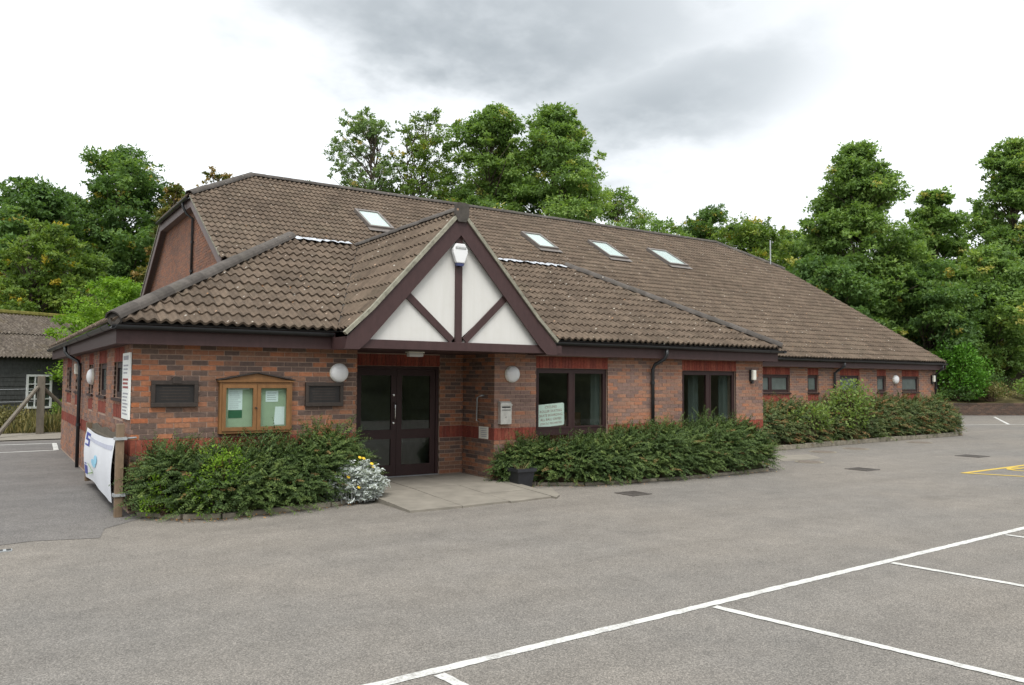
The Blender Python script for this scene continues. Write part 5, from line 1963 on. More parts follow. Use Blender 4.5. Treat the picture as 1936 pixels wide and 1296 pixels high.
hedge('hedge', (13.9, 27.7), interp([(13.9, 2.0), (16.25, 2.12), (18.7, 2.33), (21.8, 2.56), (25.0, 2.72), (27.7, 2.86)]), lambda x: np.full_like(x, REC - 0.06),
      interp([(13.9, 1.0), (16.5, 1.12), (18.0, 1.16), (19.3, 1.05), (20.5, 1.25), (22.5, 1.22), (24.5, 1.22), (26.6, 1.15), (27.7, 0.85)]), 330, 10, 0.052, 0.36,
      'far hedge along the set-back wall behind the grey kerb', seed=8, mat='leaf_hedge_far', tall=0.25, rust=0.14)


def shrub(name, c, size, n, ll, mat, label, cat='shrub', seed=2, stems=7, yellow=0.0, flat=0.9, group=None, K=3, ncl=14, hollow=0.3):
    """loose leafy shrub: stems ending in clumps of leaves"""
    global rng
    rng = np.random.default_rng(seed)
    t_ = thing(name, c, label, cat, group)
    sx, sy, sz = size
    sm = MB()
    cl = []
    for k in range(ncl):
        a = rng.uniform(0, 6.28)
        r_ = math.sqrt(rng.uniform(0.02, 1)) * 0.80
        z_ = rng.uniform(0.25, 0.95)
        r_ *= math.sqrt(max(0.05, 1 - (max(0, z_ - 0.45) / 0.62) ** 2))
        cl.append(Vector((c[0] + sx * r_ * math.cos(a), c[1] + sy * r_ * math.sin(a), c[2] + sz * z_)))
    for k, q in enumerate(cl[:stems * 2]):
        b_ = Vector(c) + Vector((rng.normal() * 0.08 * sx, rng.normal() * 0.08 * sy, 0))
        md = b_.lerp(q, 0.55) + Vector((0, 0, 0.12 * sz))
        sm.tube([b_, md, q], [0.018 * sz + 0.006, 0.012 * sz + 0.004, 0.004], 5)
    sm.build('stems', 'twig', t_)
    per = n // ncl
    Vs, T = [], []
    for q in cl:
        u_ = rand_unit(per)
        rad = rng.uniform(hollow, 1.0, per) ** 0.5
        cr_ = np.array([sx * 0.38, sy * 0.38, sz * 0.24]) * rng.uniform(0.75, 1.2)
        pos = np.array(q - Vector(c)) + u_ * rad[:, None] * cr_
        pos[:, 2] = np.maximum(pos[:, 2], 0.03)
        dr_ = unit(u_ * 0.8 + rng.normal(scale=0.5, size=(per, 3)) + np.array([0, 0, 0.25]))
        nr_ = unit(u_ * 0.3 + rng.normal(scale=0.5, size=(per, 3)) + np.array([0, 0, 0.9]))
        ln = ll * rng.uniform(0.6, 1.3, per)
        Vs.append(leaves(pos, dr_, nr_, ln, ln * 0.58))
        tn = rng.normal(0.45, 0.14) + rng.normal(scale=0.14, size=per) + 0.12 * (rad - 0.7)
        tn = np.clip(tn, 0.02, 0.88)
        tn[rng.random(per) < yellow] = 1.0
        T.append(tn)
    ob_ = link_mesh('foliage', quads_mesh('foliage', np.concatenate(Vs), np.concatenate(T)), mat, t_)
    ob_['kind'] = 'stuff'
    return t_


shrub('snowberry_shrub', (0.98, -0.92, 0.05), (0.50, 0.22, 0.82), 1500, 0.042, 'leaf_lime', 'light yellow-green shrub growing through the left hedge', seed=21, yellow=0.06, ncl=16)
shrub('snowberry_shrub', (0.35, -0.62, 0.05), (0.34, 0.20, 0.48), 600, 0.042, 'leaf_lime', 'small yellow-green sprig at the corner of the left hedge', seed=22, yellow=0.05, ncl=9)
shrub('climbing_shrub', (20.5, 2.55, 0.3), (1.35, 0.40, 1.55), 1500, 0.10, 'leaf_sprig', 'pale green leafy shrub rising above the far hedge', seed=23, ncl=22, hollow=0.1)
shrub('climbing_shrub', (18.3, 2.35, 0.3), (1.15, 0.35, 0.95), 750, 0.10, 'leaf_sprig', 'pale green leafy sprays in the left part of the far hedge', seed=24, ncl=16, hollow=0.1)
shrub('climbing_shrub', (27.0, 3.2, 0.3), (0.5, 0.25, 1.15), 900, 0.09, 'leaf_dark', 'dark leafy shrub at the far end of the set-back wall', seed=25, ncl=8)
for x_, y_, s_, sd_, lb_ in ((15.1, 2.25, 0.42, 31, 'small bright green weed at the near end of the far bed'), (19.9, 2.60, 0.36, 32, 'low bright green weed along the kerb of the far bed'), (22.3, 2.82, 0.30, 33, 'tiny green weed by the kerb midway along the far bed')):
    shrub('weed', (x_, y_, 0.05), (s_ * 1.3, 0.2, s_), 500, 0.06, 'leaf_lime', lb_, 'plant', seed=sd_, ncl=7)

# silver-leaved plant by the entrance
rng = np.random.default_rng(40)
t = thing('silver_ragwort', (3.02, -0.64, 0.03), 'silvery white leaved plant with yellow flowers beside the entrance slab', 'plant')
o_ = np.array(ORIG[t.name])
sm = MB()
bases, dirs, tones = [], [], []
for k in range(110):
    a = rng.uniform(0, 6.28)
    r_ = math.sqrt(rng.uniform(0, 1))
    top = np.array([0.58 * r_ * math.cos(a), 0.28 * r_ * math.sin(a), (0.05 + 0.54 * math.sqrt(max(0, 1 - r_ * r_ * 0.85)) * rng.uniform(0.65, 1.1))])
    b_ = np.array([0.40 * math.cos(a) * r_, 0.22 * math.sin(a) * r_, 0.0])
    md = (b_ + top) / 2 + np.array([0, 0, 0.06])
    sm.tube([Vector(b_ + o_), Vector(md + o_), Vector(top + o_)], [0.005, 0.004, 0.002], 5)
    for j in range(15):
        v = unit(np.array([math.cos(j * 2.4), math.sin(j * 2.4), rng.uniform(-0.15, 0.9)])[None])[0]
        bases.append(b_ + (top - b_) * (1 - rng.random() ** 2 * 0.9))
        dirs.append(v)
        tones.append(rng.uniform(0.3, 0.9) if top[2] > 0.16 or rng.random() > 0.3 else 1.0)
bases, dirs, tones = np.array(bases), np.array(dirs), np.array(tones)
M = len(bases)
V, T = fronds(bases, dirs, unit(np.array([0, 0, 1.0]) + rng.normal(scale=0.3, size=(M, 3))), rng.uniform(0.06, 0.11, M), 4, 0.040, 0.60, 0.25, tones)
sm.build('stems', 'grey_label', t)
ob = link_mesh('foliage', quads_mesh('foliage', V, T), 'leaf_silver', t)
ob['kind'] = 'stuff'
for fx, fy, fz in ((3.20, -0.62, 0.66), (3.02, -0.88, 0.26), (3.30, -0.70, 0.58), (3.12, -0.66, 0.68), (3.36, -0.60, 0.52), (2.86, -0.86, 0.42)):
    MB().lathe((fx, fy, fz), [(0.008, 0), (0.030, 0.008), (0.026, 0.016), (0.010, 0.022)], (0.2, -0.6, 0.8), 10).build('flower', 'yellow_flower', t)

# black planter
t = thing('plant_pot', (6.30, -0.58, 0.0), 'square black plastic plant pot in front of the right-hand hedge', 'plant pot')
px_, py_ = 6.22, -0.50


def frust(mb_, a, b_, z0_, z1_):
    q = [(px_ - a, py_ - a, z0_), (px_ + a, py_ - a, z0_), (px_ + a, py_ + a, z0_), (px_ - a, py_ + a, z0_)]
    r_ = [(px_ - b_, py_ - b_, z1_), (px_ + b_, py_ - b_, z1_), (px_ + b_, py_ + b_, z1_), (px_ - b_, py_ + b_, z1_)]
    i = len(mb_.v)
    mb_.v += q + r_
    mb_.f += [(i + 3, i + 2, i + 1, i)] + [(i + k, i + (k + 1) % 4, i + 4 + (k + 1) % 4, i + 4 + k) for k in range(4)] + [(i + 4, i + 5, i + 6, i + 7)]


mb = MB()
frust(mb, 0.135, 0.178, 0.004, 0.30)
mb.build('pot', 'black_pot', t, bevel=0.008)
mb = MB()
for q in ((-0.202, 0.202, -0.202, -0.166), (-0.202, 0.202, 0.166, 0.202), (-0.202, -0.166, -0.165, 0.165), (0.166, 0.202, -0.165, 0.165)):
    mb.box(px_ + q[0], px_ + q[1], py_ + q[2], py_ + q[3], 0.290, 0.345)
mb.build('rim', 'black_pot', t)
MB().box(px_ - 0.164, px_ + 0.164, py_ - 0.164, py_ + 0.164, 0.302, 0.318).build('compost', 'soil', t)
tw = MB()
for k in range(14):
    a = k * 2.4
    tw.tube([(px_ + 0.05 * math.cos(a), py_ + 0.05 * math.sin(a), 0.316), (px_ + 0.12 * math.cos(a), py_ + 0.12 * math.sin(a), 0.36 + 0.03 * (k % 3)), (px_ + 0.17 * math.cos(a), py_ + 0.17 * math.sin(a), 0.38 + 0.05 * (k % 4))], [0.003, 0.002, 0.001], 4)
tw.build('dry_stems', 'straw', t)

# fallen leaves along the left kerb
rng = np.random.default_rng(50)
n = 150
s = rng.uniform(0, 1, n)
kx = np.interp(s, np.linspace(0, 1, len(BEDL) - 1), [p[0] for p in BEDL[:-1]])
ky = np.interp(s, np.linspace(0, 1, len(BEDL) - 1), [p[1] for p in BEDL[:-1]])
pos = np.stack([kx + rng.normal(scale=0.05, size=n), ky - 0.06 - np.abs(rng.normal(scale=0.12, size=n)), rng.uniform(0.008, 0.02, n)], axis=1)
dr_ = rand_unit(n)
dr_[:, 2] *= 0.15
V = leaves(pos, dr_, np.tile(np.array([[0, 0, 1.0]]), (n, 1)) + rng.normal(scale=0.25, size=(n, 3)), rng.uniform(0.02, 0.05, n), rng.uniform(0.015, 0.03, n))
ob = link_mesh('fallen_leaves', quads_mesh('fallen_leaves', V), 'dead_leaf', None)
tag(ob, 'scattered brown fallen leaves along the left kerb', 'leaf litter', kind='stuff')
n = 170
s = rng.uniform(0, 1, n) ** 1.3
kx = np.interp(s, np.linspace(0, 1, 7), [p[0] for p in BEDR[:7]])
ky = np.interp(s, np.linspace(0, 1, 7), [p[1] for p in BEDR[:7]])
pos = np.stack([kx + rng.normal(scale=0.12, size=n), ky - 0.06 - np.abs(rng.normal(scale=0.13, size=n)), rng.uniform(0.008, 0.02, n)], axis=1)
dr_ = rand_unit(n)
dr_[:, 2] *= 0.15
V = leaves(pos, dr_, np.tile(np.array([[0, 0, 1.0]]), (n, 1)) + rng.normal(scale=0.25, size=(n, 3)), rng.uniform(0.015, 0.045, n), rng.uniform(0.012, 0.025, n))
ob = link_mesh('fallen_leaves', quads_mesh('fallen_leaves', V), 'dead_leaf', None)
tag(ob, 'scattered brown fallen leaves along the kerb of the right-hand hedge', 'leaf litter', kind='stuff')


# ------------------------------------------------------------------ trees
def make_tree(name, x, y, z, H, crown_lo, cw, mat, label, seed, nleaf=14000, ll=0.34, shape='round', ncl=60, dens=1.0, group=None, yellow=0.02, clr=0.17, trunk_r=None, stemsn=1, cat='tree', flat=0.72):
    """trunk with limbs that carry leaf clumps spread through the crown"""
    global rng
    rng = np.random.default_rng(seed)
    rnd = random.Random(seed)
    t_ = thing(name, (x, y, z), label, cat, group)
    ch = H - crown_lo
    nleaf, ncl, clr, ll = int(nleaf * 4.4), int(ncl * 2.6), clr * 0.86, ll * 0.70
    cl, rad = [], []
    tries = 0
    while len(cl) < ncl and tries < 4000:
        tries += 1
        f = rnd.random()
        if shape == 'round':
            rf = math.sqrt(max(0.0, 1 - (2 * f - 0.9) ** 2 / 1.25))
        elif shape == 'dome':
            rf = (1 - f ** 2.6) ** 0.5 * min(1, 0.72 + f)
        elif shape == 'column':
            rf = (1 - max(0, f - 0.35) ** 1.5 * 1.6) * min(1, 0.6 + f * 2)
        else:                                     # cone-ish / pointed
            rf = (1 - f ** 1.5) ** 0.62 * min(1, 0.6 + 1.5 * f)
        rf = max(0.08, rf)
        a = rnd.uniform(0, 6.283)
        lob = 1 + 0.22 * math.sin(3 * a + seed) + 0.14 * math.sin(5 * a + 2 * seed + 6 * f)
        r_ = math.sqrt(rnd.uniform(0.10, 1.0)) * cw / 2 * rf * lob * 0.88
        wild = rnd.random() < 0.22
        if wild:                                  # twiggy outliers break the outline
            r_ = cw / 2 * rf * lob * rnd.uniform(0.85, 1.12)
        cl.append((r_ * math.cos(a), r_ * math.sin(a), crown_lo + ch * (0.03 + 0.97 * f) + (rnd.uniform(-0.2, 0.5) if wild else 0)))
        rad.append(cw * clr * (rnd.uniform(0.30, 0.55) if wild else rnd.uniform(0.55, 1.3)) * (0.65 + 0.35 * rf))
    # wood
    wd = MB()
    tr_ = trunk_r or H * 0.016 + 0.06
    tops = []
    for s_ in range(stemsn):
        ox, oy = (0, 0) if stemsn == 1 else (rnd.uniform(-0.3, 0.3) * cw, rnd.uniform(-0.2, 0.2) * cw)
        pts_ = []
        for k in range(7):
            f = k / 6
            pts_.append(Vector((x + ox * f + rnd.gauss(0, 0.012) * H * f, y + oy * f + rnd.gauss(0, 0.012) * H * f, z + (H * 0.93 - z * 0) * f)))
        wd.tube(pts_, [tr_ * (1 - 0.88 * k / 6) / (1 if stemsn == 1 else 1.6) for k in range(7)], 7)
        tops.append(pts_)
    for (cx_, cy_, cz_), r_ in zip(cl, rad):
        pts_ = rnd.choice(tops)
        zz = max(crown_lo * 0.75, cz_ - math.hypot(cx_, cy_) * rnd.uniform(0.5, 1.0) - 0.4)
        f = min(0.95, max(0.05, zz / (H * 0.93)))
        i = min(5, int(f * 6))
        st_ = pts_[i].lerp(pts_[i + 1], f * 6 - i)
        en = Vector((x + cx_, y + cy_, z + cz_))
        md = st_.lerp(en, 0.55) + Vector((rnd.gauss(0, .1), rnd.gauss(0, .1), 0.06 * (en - st_).length))
        br_ = max(0.02, tr_ * 0.30 * (1 - f * 0.6))
        wd.tube([st_, md, en], [br_, br_ * 0.6, br_ * 0.2], 5, cap=False)
    wd.build('trunk', 'bark', t_, fix=False)
    # leaves
    tot = sum(r_ ** 2 for r_ in rad)
    Vs, T = [], []
    for (cx_, cy_, cz_), r_ in zip(cl, rad):
        n = int(nleaf * r_ ** 2 / tot * dens)
        # every clump is a handful of flattened sprays
        ns = max(3, n // 34)
        su = rand_unit(ns)
        su[:, 2] = su[:, 2] * 0.8 + 0.12
        sp_ = np.array([cx_, cy_, cz_]) + su * (r_ * rng.uniform(0.45, 1.05, ns) ** 0.8)[:, None] * np.array([1, 1, flat])
        idx = rng.integers(0, ns, n)
        off = rng.normal(size=(n, 3)) * np.array([1, 1, 0.55]) * r_ * 0.21
        pos = sp_[idx] + off
        out_ = unit(su[idx] + rng.normal(scale=0.45, size=(n, 3)))
        dr_ = unit(out_ * 0.8 + rng.normal(scale=0.6, size=(n, 3)) + np.array([0, 0, -0.15]))
        nr_ = unit(su[idx] * 0.55 + np.array([0, 0, 0.75]) + rng.normal(scale=0.5, size=(n, 3)))
        ln = ll * rng.uniform(0.45, 1.5, n)
        Vs.append(tri_leaves(pos, dr_, nr_, ln, ln * 0.75))
        tn = 0.46 + 0.10 * rnd.gauss(0, 1) + (rng.normal(scale=0.09, size=ns))[idx] + rng.normal(scale=0.07, size=n)
        tn = np.clip(tn, 0.02, 0.90)
        tn[(rng.random(ns) < yellow * (3 if rnd.random() < 0.25 else 0.6))[idx]] = 0.99
        T.append(tn)
    V, T = np.concatenate(Vs), np.concatenate(T)
    ob_ = link_mesh('crown', quads_mesh('crown', V, T), mat, t_)
    ob_['kind'] = 'stuff'
    return t_


# the wooded bank behind the retaining wall, and the rising ground behind the hall
bk = MB()
WA, WB_ = Vector((33.0, 18.0, 0)), Vector((62.0, 4.3, 0))
wdv = (WB_ - WA).normalized()
wn_ = Vector((-wdv.y, wdv.x, 0))
if wn_.y < 0:
    wn_ = -wn_
nb_ = 40
pts_rows = []
for j, (dist, hz) in enumerate(((0.30, 0.70), (2.5, 0.95), (6, 1.9), (12, 3.0), (25, 4.5), (60, 7.0))):
    row = []
    for i in range(nb_ + 1):
        p = WA.lerp(WB_, i / nb_ * 1.6 - 0.02) + wn_ * dist
        row.append((p.x, p.y, hz + 0.12 * math.sin(i * 1.7 + j) * min(1, dist / 3)))
    pts_rows.append(row)
for j in range(len(pts_rows) - 1):
    for i in range(nb_):
        bk.poly([pts_rows[j][i], pts_rows[j][i + 1], pts_rows[j + 1][i + 1], pts_rows[j + 1][i]])
plain('bank_earth', (0.085, 0.072, 0.035), 0.95, 0.5, 1.4, spec=0.05)
tag(bk.build('wooded_bank', 'bank_earth', fix=False), 'earth bank rising into the trees behind the low wall', 'bank', kind='structure')
bk = MB()
for (xa, xb, ya, yb, za, zb_) in ((-90, 26, 52, 68, 0.01, 4.5), (-90, 26, 68, 130, 4.5, 13), (26, 110, 42, 60, 0.01, 5.0), (26, 110, 60, 130, 5.0, 13)):
    bk.poly([(xa, ya, za), (xb, ya, za), (xb, yb, zb_), (xa, yb, zb_)])
tag(bk.build('hill', 'bank_earth', fix=False), 'dark wooded hillside behind the hall', 'hill', kind='structure')

plain('reflection_bank', (0.050, 0.055, 0.030), 0.95, 0.7, 0.9, spec=0.05)
bk = MB()  # unseen bank behind the camera, added to darken what the panes reflect
n = 60
pr0 = None
for k in range(n + 1):
    x = -140 + 340 * k / n
    c = ((x, -18.5 + 0.6 * math.sin(k * 0.9), 0.01), (x, -21 + 0.8 * math.sin(k * 1.3), 2.2 + 0.4 * math.sin(k * 2.1)), (x, -32, 4.6 + 1.0 * math.sin(k * 1.1) + 0.6 * math.sin(k * 2.7)), (x, -110, 12))
    if pr0:
        for i in range(3):
            bk.poly([pr0[i], c[i], c[i + 1], pr0[i + 1]])
    pr0 = c
tag(bk.build('hill', 'reflection_bank', fix=False), 'unseen dark bank behind the viewpoint, added for the window reflections', 'hill', kind='structure')

# low brick retaining wall
rw = thing('retaining_wall', (47.0, 11.3, 0), 'low dark brick retaining wall at the far edge of the car park', 'wall')
MB().prism([WA, WA + (WB_ - WA), WA + (WB_ - WA) + wn_ * 0.3, WA + wn_ * 0.3], (0, 0, 0.62)).build('core', 'mortar', rw)
bricks_ = MB()
cp = MB()
wl_len = (WB_ - WA).length
for r_ in range(8):
    k = 0
    a = (0.12 if r_ % 2 else 0.0)
    while a < wl_len - 0.25:
        p = WA + wdv * a - wn_ * random.uniform(0.006, 0.016)
        q = p + wdv * 0.228
        bricks_.prism([(p.x, p.y, r_ * 0.077 + 0.006), (q.x, q.y, r_ * 0.077 + 0.006), (q.x + wn_.x * .06, q.y + wn_.y * .06, r_ * 0.077 + 0.006), (p.x + wn_.x * .06, p.y + wn_.y * .06, r_ * 0.077 + 0.006)], (0, 0, 0.067))
        a += 0.24
ob = bricks_.build('bricks', 'old_brick', rw, fix=False)
ob['kind'] = 'stuff'
a = 0.0
while a < wl_len - 0.5:
    p = WA + wdv * a - wn_ * 0.03
    q = p + wdv * 0.59
    MB().prism([(p.x, p.y, 0.625), (q.x, q.y, 0.625), (q.x + wn_.x * .36, q.y + wn_.y * .36, 0.625), (p.x + wn_.x * .36, p.y + wn_.y * .36, 0.625)], (0, 0, 0.085)).build('coping_stone', 'old_brick', rw)
    a += 0.6

TREES = [
    # name, x, y, z, H, crown base, crown width, mat, shape, leaves, leaf size, clumps, label, extra
    ('oak_tree', 5.3, 45.6, 0, 16.6, 3.0, 9.0, 'leaf_dark', 'round', 20000, 0.30, 75, 'tall dark oak behind the left end of the hall', dict(clr=0.15, yellow=0.02)),
    ('broadleaf_tree', 0.0, 41.9, 0, 13.0, 2.5, 7.6, 'leaf_dark', 'round', 15000, 0.30, 60, 'dark green tree above the old shed roof', dict(clr=0.16, yellow=0.012)),
    ('broadleaf_tree', -4.6, 46.5, 0, 14.6, 3.0, 8.5, 'leaf_dark', 'round', 13000, 0.32, 50, 'dark green tree at the left edge of the view', dict(clr=0.17)),
    ('young_tree', 0.4, 32.0, 0, 9.2, 2.2, 4.6, 'leaf_yellowish', 'round', 9000, 0.22, 48, 'yellow-tinged tree just behind the old shed', dict(clr=0.15, yellow=0.04, stemsn=2)),
    ('bright_bush', 2.7, 24.9, 0, 5.9, 0.7, 4.4, 'leaf_lime', 'round', 11000, 0.15, 48, 'bright lime green bush between the shed and the hall', dict(clr=0.17, stemsn=4, trunk_r=0.06)),
    ('thin_tree', 12.5, 50.3, 0, 17.6, 7.0, 5.2, 'leaf_autumn', 'round', 4200, 0.26, 40, 'thin reddish tree peeping over the left half hip', dict(clr=0.14, yellow=0.25)),
    ('thin_tree', 7.3, 37.5, 0, 13.2, 3.0, 3.8, 'leaf_autumn', 'column', 5200, 0.24, 42, 'russet tinged tree close to the left gable', dict(clr=0.18, yellow=0.12)),
    ('broadleaf_tree', 9.5, 44.0, 0, 14.2, 3.0, 6.0, 'leaf_dark', 'round', 10000, 0.28, 46, 'dark tree right behind the left gable', dict(clr=0.17, yellow=0.03)),
    ('thin_tree', 18.0, 34.7, 0, 18.9, 7.5, 5.4, 'leaf_pale', 'round', 7000, 0.19, 85, 'slender pale tree leftmost above the hall ridge', dict(clr=0.105, stemsn=3, trunk_r=0.22)),
    ('thin_tree', 22.2, 34.5, 0, 19.4, 7.5, 6.6, 'leaf_yellowish', 'round', 9500, 0.20, 90, 'airy yellow-green tree second from left above the ridge', dict(clr=0.115, stemsn=3, trunk_r=0.22, yellow=0.02)),
    ('maple_tree', 25.0, 30.8, 0, 19.2, 6.0, 7.2, 'leaf_mid', 'dome', 19000, 0.27, 62, 'dense green tree left of the tallest pair above the ridge', dict(clr=0.155, yellow=0.025)),
    ('maple_tree', 28.4, 28.2, 0, 19.2, 5.5, 7.2, 'leaf_mid', 'dome', 20000, 0.27, 66, 'dense tall green tree at the right of the group above the ridge', dict(clr=0.17, yellow=0.02)),
    ('round_tree', 38.2, 33.5, 0, 16.3, 5.0, 5.6, 'leaf_mid', 'round', 9000, 0.24, 55, 'small rounded dark tree right of the tall pair', dict(clr=0.18, yellow=0.03)),
    ('round_tree', 45.0, 36.2, 0, 15.4, 5.0, 6.5, 'leaf_mid', 'round', 6000, 0.30, 32, 'low green treetop just over the ridge', dict(clr=0.18)),
    ('oak_tree', 51.6, 36.6, 2, 15.0, 5.0, 7.0, 'leaf_dark', 'round', 10000, 0.25, 60, 'distant dark spreading oak over the right of the ridge', dict(clr=0.15, yellow=0.04)),
    ('hill_tree', 43.5, 25.5, 1, 12.2, 3.0, 8.0, 'leaf_yellowish', 'round', 10000, 0.28, 48, 'yellow-green tree behind the far roof end', dict(clr=0.16, yellow=0.03)),
    ('hill_tree', 50.6, 26.5, 2, 11.4, 2.5, 7.5, 'leaf_mid', 'round', 8000, 0.30, 40, 'green tree between the roof end and the tall right tree', dict(clr=0.17)),
    ('sycamore_tree', 46.4, 18.9, 1.5, 16.0, 1.5, 8.6, 'leaf_mid', 'cone', 27000, 0.30, 90, 'tall pointed green tree rising over the right of the hall', dict(clr=0.145, yellow=0.012)),
    ('sycamore_tree', 53.0, 17.4, 2, 13.0, 1.2, 7.2, 'leaf_mid', 'cone', 18000, 0.30, 66, 'slim pointed green tree second from the right edge', dict(clr=0.15, yellow=0.012)),
    ('sycamore_tree', 61.8, 16.2, 2.5, 17.3, 1.5, 8.4, 'leaf_mid', 'cone', 18000, 0.32, 80, 'tall airy green tree at the right edge of the view', dict(clr=0.13, yellow=0.03)),
    ('understorey_tree', 42.5, 18.6, 1.0, 8.4, 0.6, 6.6, 'leaf_dark', 'round', 12000, 0.28, 50, 'dark low tree behind the far corner of the hall', dict(clr=0.17, yellow=0.01)),
    ('understorey_tree', 48.6, 15.6, 1.6, 7.6, 0.4, 6.6, 'leaf_dark', 'round', 12000, 0.28, 50, 'dark low tree behind the bright laurel', dict(clr=0.17, yellow=0.01)),
    ('understorey_tree', 54.5, 14.4, 1.8, 9.0, 0.6, 7.2, 'leaf_mid', 'round', 12000, 0.30, 50, 'mid green low tree above the retaining wall', dict(clr=0.16, yellow=0.02)),
    ('understorey_tree', 60.5, 11.5, 1.8, 9.6, 0.8, 7.0, 'leaf_mid', 'round', 10000, 0.30, 46, 'low green tree beyond the right edge of the wall', dict(clr=0.16, yellow=0.02)),
    ('understorey_tree', 56.0, 21.5, 3.0, 8.5, 0.4, 9.0, 'leaf_dark', 'round', 9000, 0.34, 44, 'dark tree deep in the wood on the right', dict(clr=0.18)),
    ('understorey_tree', 36.0, 24.0, 0.5, 8.6, 0.6, 7.0, 'leaf_dark', 'round', 9000, 0.30, 44, 'dark bushy tree close behind the hall roof end', dict(clr=0.17)),
    ('understorey_tree', 1.8, 36.5, 0, 6.5, 0.5, 8.0, 'leaf_dark', 'round', 9000, 0.28, 44, 'dark undergrowth behind the shed ridge', dict(clr=0.18)),
]
for i, (nm, x, y, z, H, cb, cw, mat, shp, nl, ls, nc, lb_, kw) in enumerate(TREES):
    make_tree(nm, x, y, z, H, cb, cw, mat, lb_, 100 + i * 7, nl, ls, shp, nc, **kw)

# laurel and undergrowth on the bank
shrub('laurel_bush', (47.2, 12.8, 0.75), (1.75, 1.5, 3.0), 7500, 0.16, 'leaf_laurel', 'bright green laurel bush at the end of the retaining wall', seed=61, ncl=34, hollow=0.5)
for k, (x_, y_, sx_, sz_, mt_, lb_) in enumerate((
        (48.4, 11.7, 1.8, 1.0, 'leaf_scrub', 'dry brownish undergrowth on top of the retaining wall'),
        (51.6, 10.6, 1.9, 1.3, 'leaf_mid', 'low green bush on the retaining wall at the right edge'),
        (50.4, 12.6, 2.2, 1.9, 'leaf_dark', 'dark bush behind the dry undergrowth'),
        (46.6, 12.7, 1.3, 1.0, 'leaf_dark', 'low dark bush right of the laurel'))):
    shrub('bank_bush', (x_, y_, 0.8), (sx_, 1.2, sz_), 1700, 0.13, mt_, lb_, 'bush', seed=70 + k, ncl=18)

# ------------------------------------------------------------------ old shed on the left
sh = thing('old_shed', (-1.0, 24.0, 0), 'old black weatherboarded shed with a mossy corrugated roof', 'shed')
su_ = Vector((0.87, 0.49, 0)).normalized()
sn = Vector((0.49, -0.87, 0)).normalized()
E0 = Vector((-1.26, 23.53, 2.62))
A0 = E0 - su_ * 5.0 - sn * 0.25
LS = 16.0
# weatherboards
z_ = 0.0
k = 0
while z_ < 2.55:
    p = A0 + sn * random.uniform(-0.004, 0.004)
    p.z = z_
    a = 0.0
    while a < LS:
        ln = min(random.uniform(2.6, 4.2), LS - a)
        gap = 0.004
        q0, q1 = p + su_ * (a + gap), p + su_ * (a + ln - gap)
        MB().prism([q0 + sn * 0.022, q1 + sn * 0.022, q1 + sn * 0.004 + Vector((0, 0, 0.19)), q0 + sn * 0.004 + Vector((0, 0, 0.19))], -sn * 0.02).build('weatherboard', 'weatherboard', sh)
        a += ln
    z_ += 0.17
    k += 1
MB().prism([A0 - sn * 0.03 - Vector((0, 0, A0.z)), A0 + su_ * LS - sn * 0.03 - Vector((0, 0, A0.z)), A0 + su_ * LS - sn * 4.6 - Vector((0, 0, A0.z)), A0 - sn * 4.6 - Vector((0, 0, A0.z))], (0, 0, 2.5)).build('frame', 'weatherboard', sh)
# roof sheets, corrugated
m, nt, b, out = new_mat('mossy_sheet')
p = world_co(nt)
n1_ = noise(nt, p, 1.6, 5.0, 0.7)
n2_ = noise(nt, p, 7.0, 6.0, 0.8)
cc = ramp(nt, n2_, [(0.34, (0.035, 0.028, 0.022)), (0.5, (0.085, 0.068, 0.052)), (0.60, (0.14, 0.118, 0.095)), (0.72, (0.38, 0.36, 0.31))]).outputs[0]
cc = mixc(nt, mth(nt, 'MULTIPLY', mth(nt, 'SUBTRACT', n1_, 0.52, None, True), 3.0, None, True), cc, (0.085, 0.065, 0.032))
L(nt, cc, b.inputs['Base Color'])
b.inputs['Roughness'].default_value = 0.95
rise_s, run_s = 1.95, 4.0
Ls_ = math.hypot(rise_s, run_s)
upv = (-sn * run_s + Vector((0, 0, rise_s))).normalized()
nrm_s = su_.cross(upv)
if nrm_s.z < 0:
    nrm_s = -nrm_s
O_s = E0 - su_ * 5.3 + sn * 0.10
nsheet = 17
for c_ in range(nsheet):
    for r_ in range(2):
        mb = MB()
        w_ = 0.98
        seg = 26
        l0, l1 = (0.0, Ls_ * 0.53) if r_ == 0 else (Ls_ * 0.50, Ls_)
        h0 = 0.03 if r_ == 0 else 0.06
        jit = random.uniform(-0.015, 0.015)
        for k in range(seg):
            q = []
            for kk in (k, k + 1):
                u_ = c_ * 0.96 + w_ * kk / seg
                h = 0.04 * math.sin(2 * math.pi * u_ / 0.15)
                q.append((O_s + su_ * u_ + upv * (l0 + jit) + nrm_s * (h0 + h), O_s + su_ * u_ + upv * l1 + nrm_s * (h0 - 0.02 + h)))
            mb.poly([q[0][0], q[1][0], q[1][1], q[0][1]])
        mb.build('roof_sheet', 'mossy_sheet', sh, fix=False)
back_v = (-sn * run_s - Vector((0, 0, rise_s))).normalized()
rp = O_s + upv * Ls_
MB().prism([rp, rp + su_ * 16.6, rp + su_ * 16.6 + back_v * Ls_, rp + back_v * Ls_], (0, 0, 0.02)).build('roof_back', 'mossy_sheet', sh)
MB().tube([rp + Vector((0, 0, 0.06)), rp + su_ * 16.6 + Vector((0, 0, 0.06))], 0.13, 8).build('ridge_capping', 'moss', sh)
# window with small panes
wp = A0.copy()
wp.z = 0
wc = Vector((0.55, 23.7, 0))
off = (wc - wp).dot(su_)
fwn = MB()


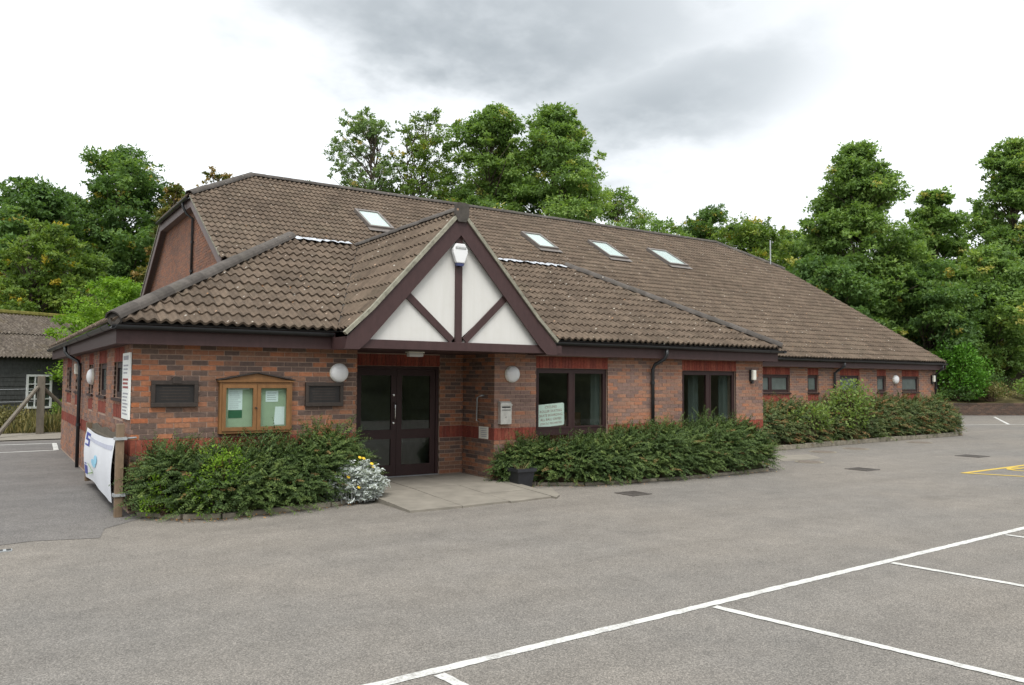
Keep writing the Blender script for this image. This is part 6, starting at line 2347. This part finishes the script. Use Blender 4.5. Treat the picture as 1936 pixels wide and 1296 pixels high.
def swb(mb_, a0, a1, z0_, z1_, d0, d1):
    q = [wp + su_ * (off + a) + sn * d for a, d in ((a0, d0), (a1, d0), (a1, d1), (a0, d1))]
    mb_.prism([(v.x, v.y, z0_) for v in q], (0, 0, z1_ - z0_))


ww, wz0, wz1 = 1.02, 0.72, 1.98
swb(fwn, -ww / 2, ww / 2, wz1 - 0.08, wz1, 0.03, 0.09)
swb(fwn, -ww / 2 - 0.03, ww / 2 + 0.03, wz0 - 0.08, wz0, 0.03, 0.12)
swb(fwn, -ww / 2, -ww / 2 + 0.07, wz0, wz1 - 0.08, 0.03, 0.09)
swb(fwn, ww / 2 - 0.07, ww / 2, wz0, wz1 - 0.08, 0.03, 0.09)
for k in (1, 2):
    swb(fwn, -ww / 2 + ww * k / 3 - 0.02, -ww / 2 + ww * k / 3 + 0.02, wz0, wz1 - 0.08, 0.032, 0.085)
for k in (1, 2, 3):
    zz = wz0 + (wz1 - 0.08 - wz0) * k / 4
    swb(fwn, -ww / 2 + 0.07, ww / 2 - 0.07, zz - 0.018, zz + 0.018, 0.034, 0.083)
sw = fwn.build('window', 'shed_window', sh)
for i in range(3):
    for j in range(4):
        pm = MB()
        a0 = -ww / 2 + max(0.07, ww * i / 3 + 0.02) if i else -ww / 2 + 0.07
        a1 = -ww / 2 + min(ww - 0.07, ww * (i + 1) / 3 - 0.02)
        h_ = (wz1 - 0.08 - wz0) / 4
        swb(pm, a0, a1, wz0 + h_ * j + 0.018, wz0 + h_ * (j + 1) - 0.018, 0.045, 0.050)
        pm.build('pane', 'glass', sw)

# braced fence post and long grass before it
t = thing('strainer_post', (-0.16, 18.14, 0), 'grey wooden fence post with two slanting braces', 'post')
MB().box(-0.27, -0.05, 18.03, 18.25, 0.0, 1.92).build('post', 'grey_wood', t, bevel=0.02)
MB().tube([(-0.26, 18.05, 1.55), (-1.35, 16.6, 0.1)], 0.065, 8).build('brace', 'grey_wood', t)
MB().tube([(-0.06, 18.2, 1.5), (1.3, 18.9, 0.1)], 0.065, 8).build('brace', 'grey_wood', t)
for i in range(2):
    MB().tube([(-0.16, 18.1, 1.1 + 0.4 * i), (-5.5, 17.2, 1.0 + 0.4 * i)], 0.006, 5).build('wire', 'galvanised', t)
rng = np.random.default_rng(77)
n = 9000
gx = rng.uniform(-5.0, 3.2, n)
gyv = rng.uniform(18.5, 22.5, n)
pos = np.stack([gx, gyv, np.zeros(n)], axis=1)
hh = rng.uniform(0.35, 1.0, n) * (0.7 + 0.4 * np.sin(gx * 2.1) * np.sin(gyv * 1.7))
dr_ = unit(np.stack([rng.normal(scale=0.3, size=n), rng.normal(scale=0.3, size=n), np.ones(n)], axis=1))
V = leaves(pos, dr_, rand_unit(n), hh, np.full(n, 0.045))
ob = link_mesh('long_grass', quads_mesh('long_grass', V, rng.uniform(0, 1, n)), 'leaf_scrub', None)
tag(ob, 'dry long grass and weeds in front of the old shed', 'grass', kind='stuff')
tag(sheet('verge_soil', [(-7, 18.6), (3.4, 19.0), (6, 26), (-7, 26)], 0.012, 'bank_earth', None), 'rough verge in front of the shed', 'verge', kind='structure')
for k, (x_, y_, s_, lb_) in enumerate(((-0.9, 19.4, 0.7, 'scruffy green weed bush left of the braced post'), (0.7, 19.8, 0.8, 'scruffy green weed bush right of the braced post'))):
    shrub('weed_bush', (x_, y_, 0.02), (s_, s_ * 0.8, s_ * 1.2), 1200, 0.09, 'leaf_scrub' if k == 0 else 'leaf_yellowish', lb_, 'bush', seed=90 + k, ncl=12)
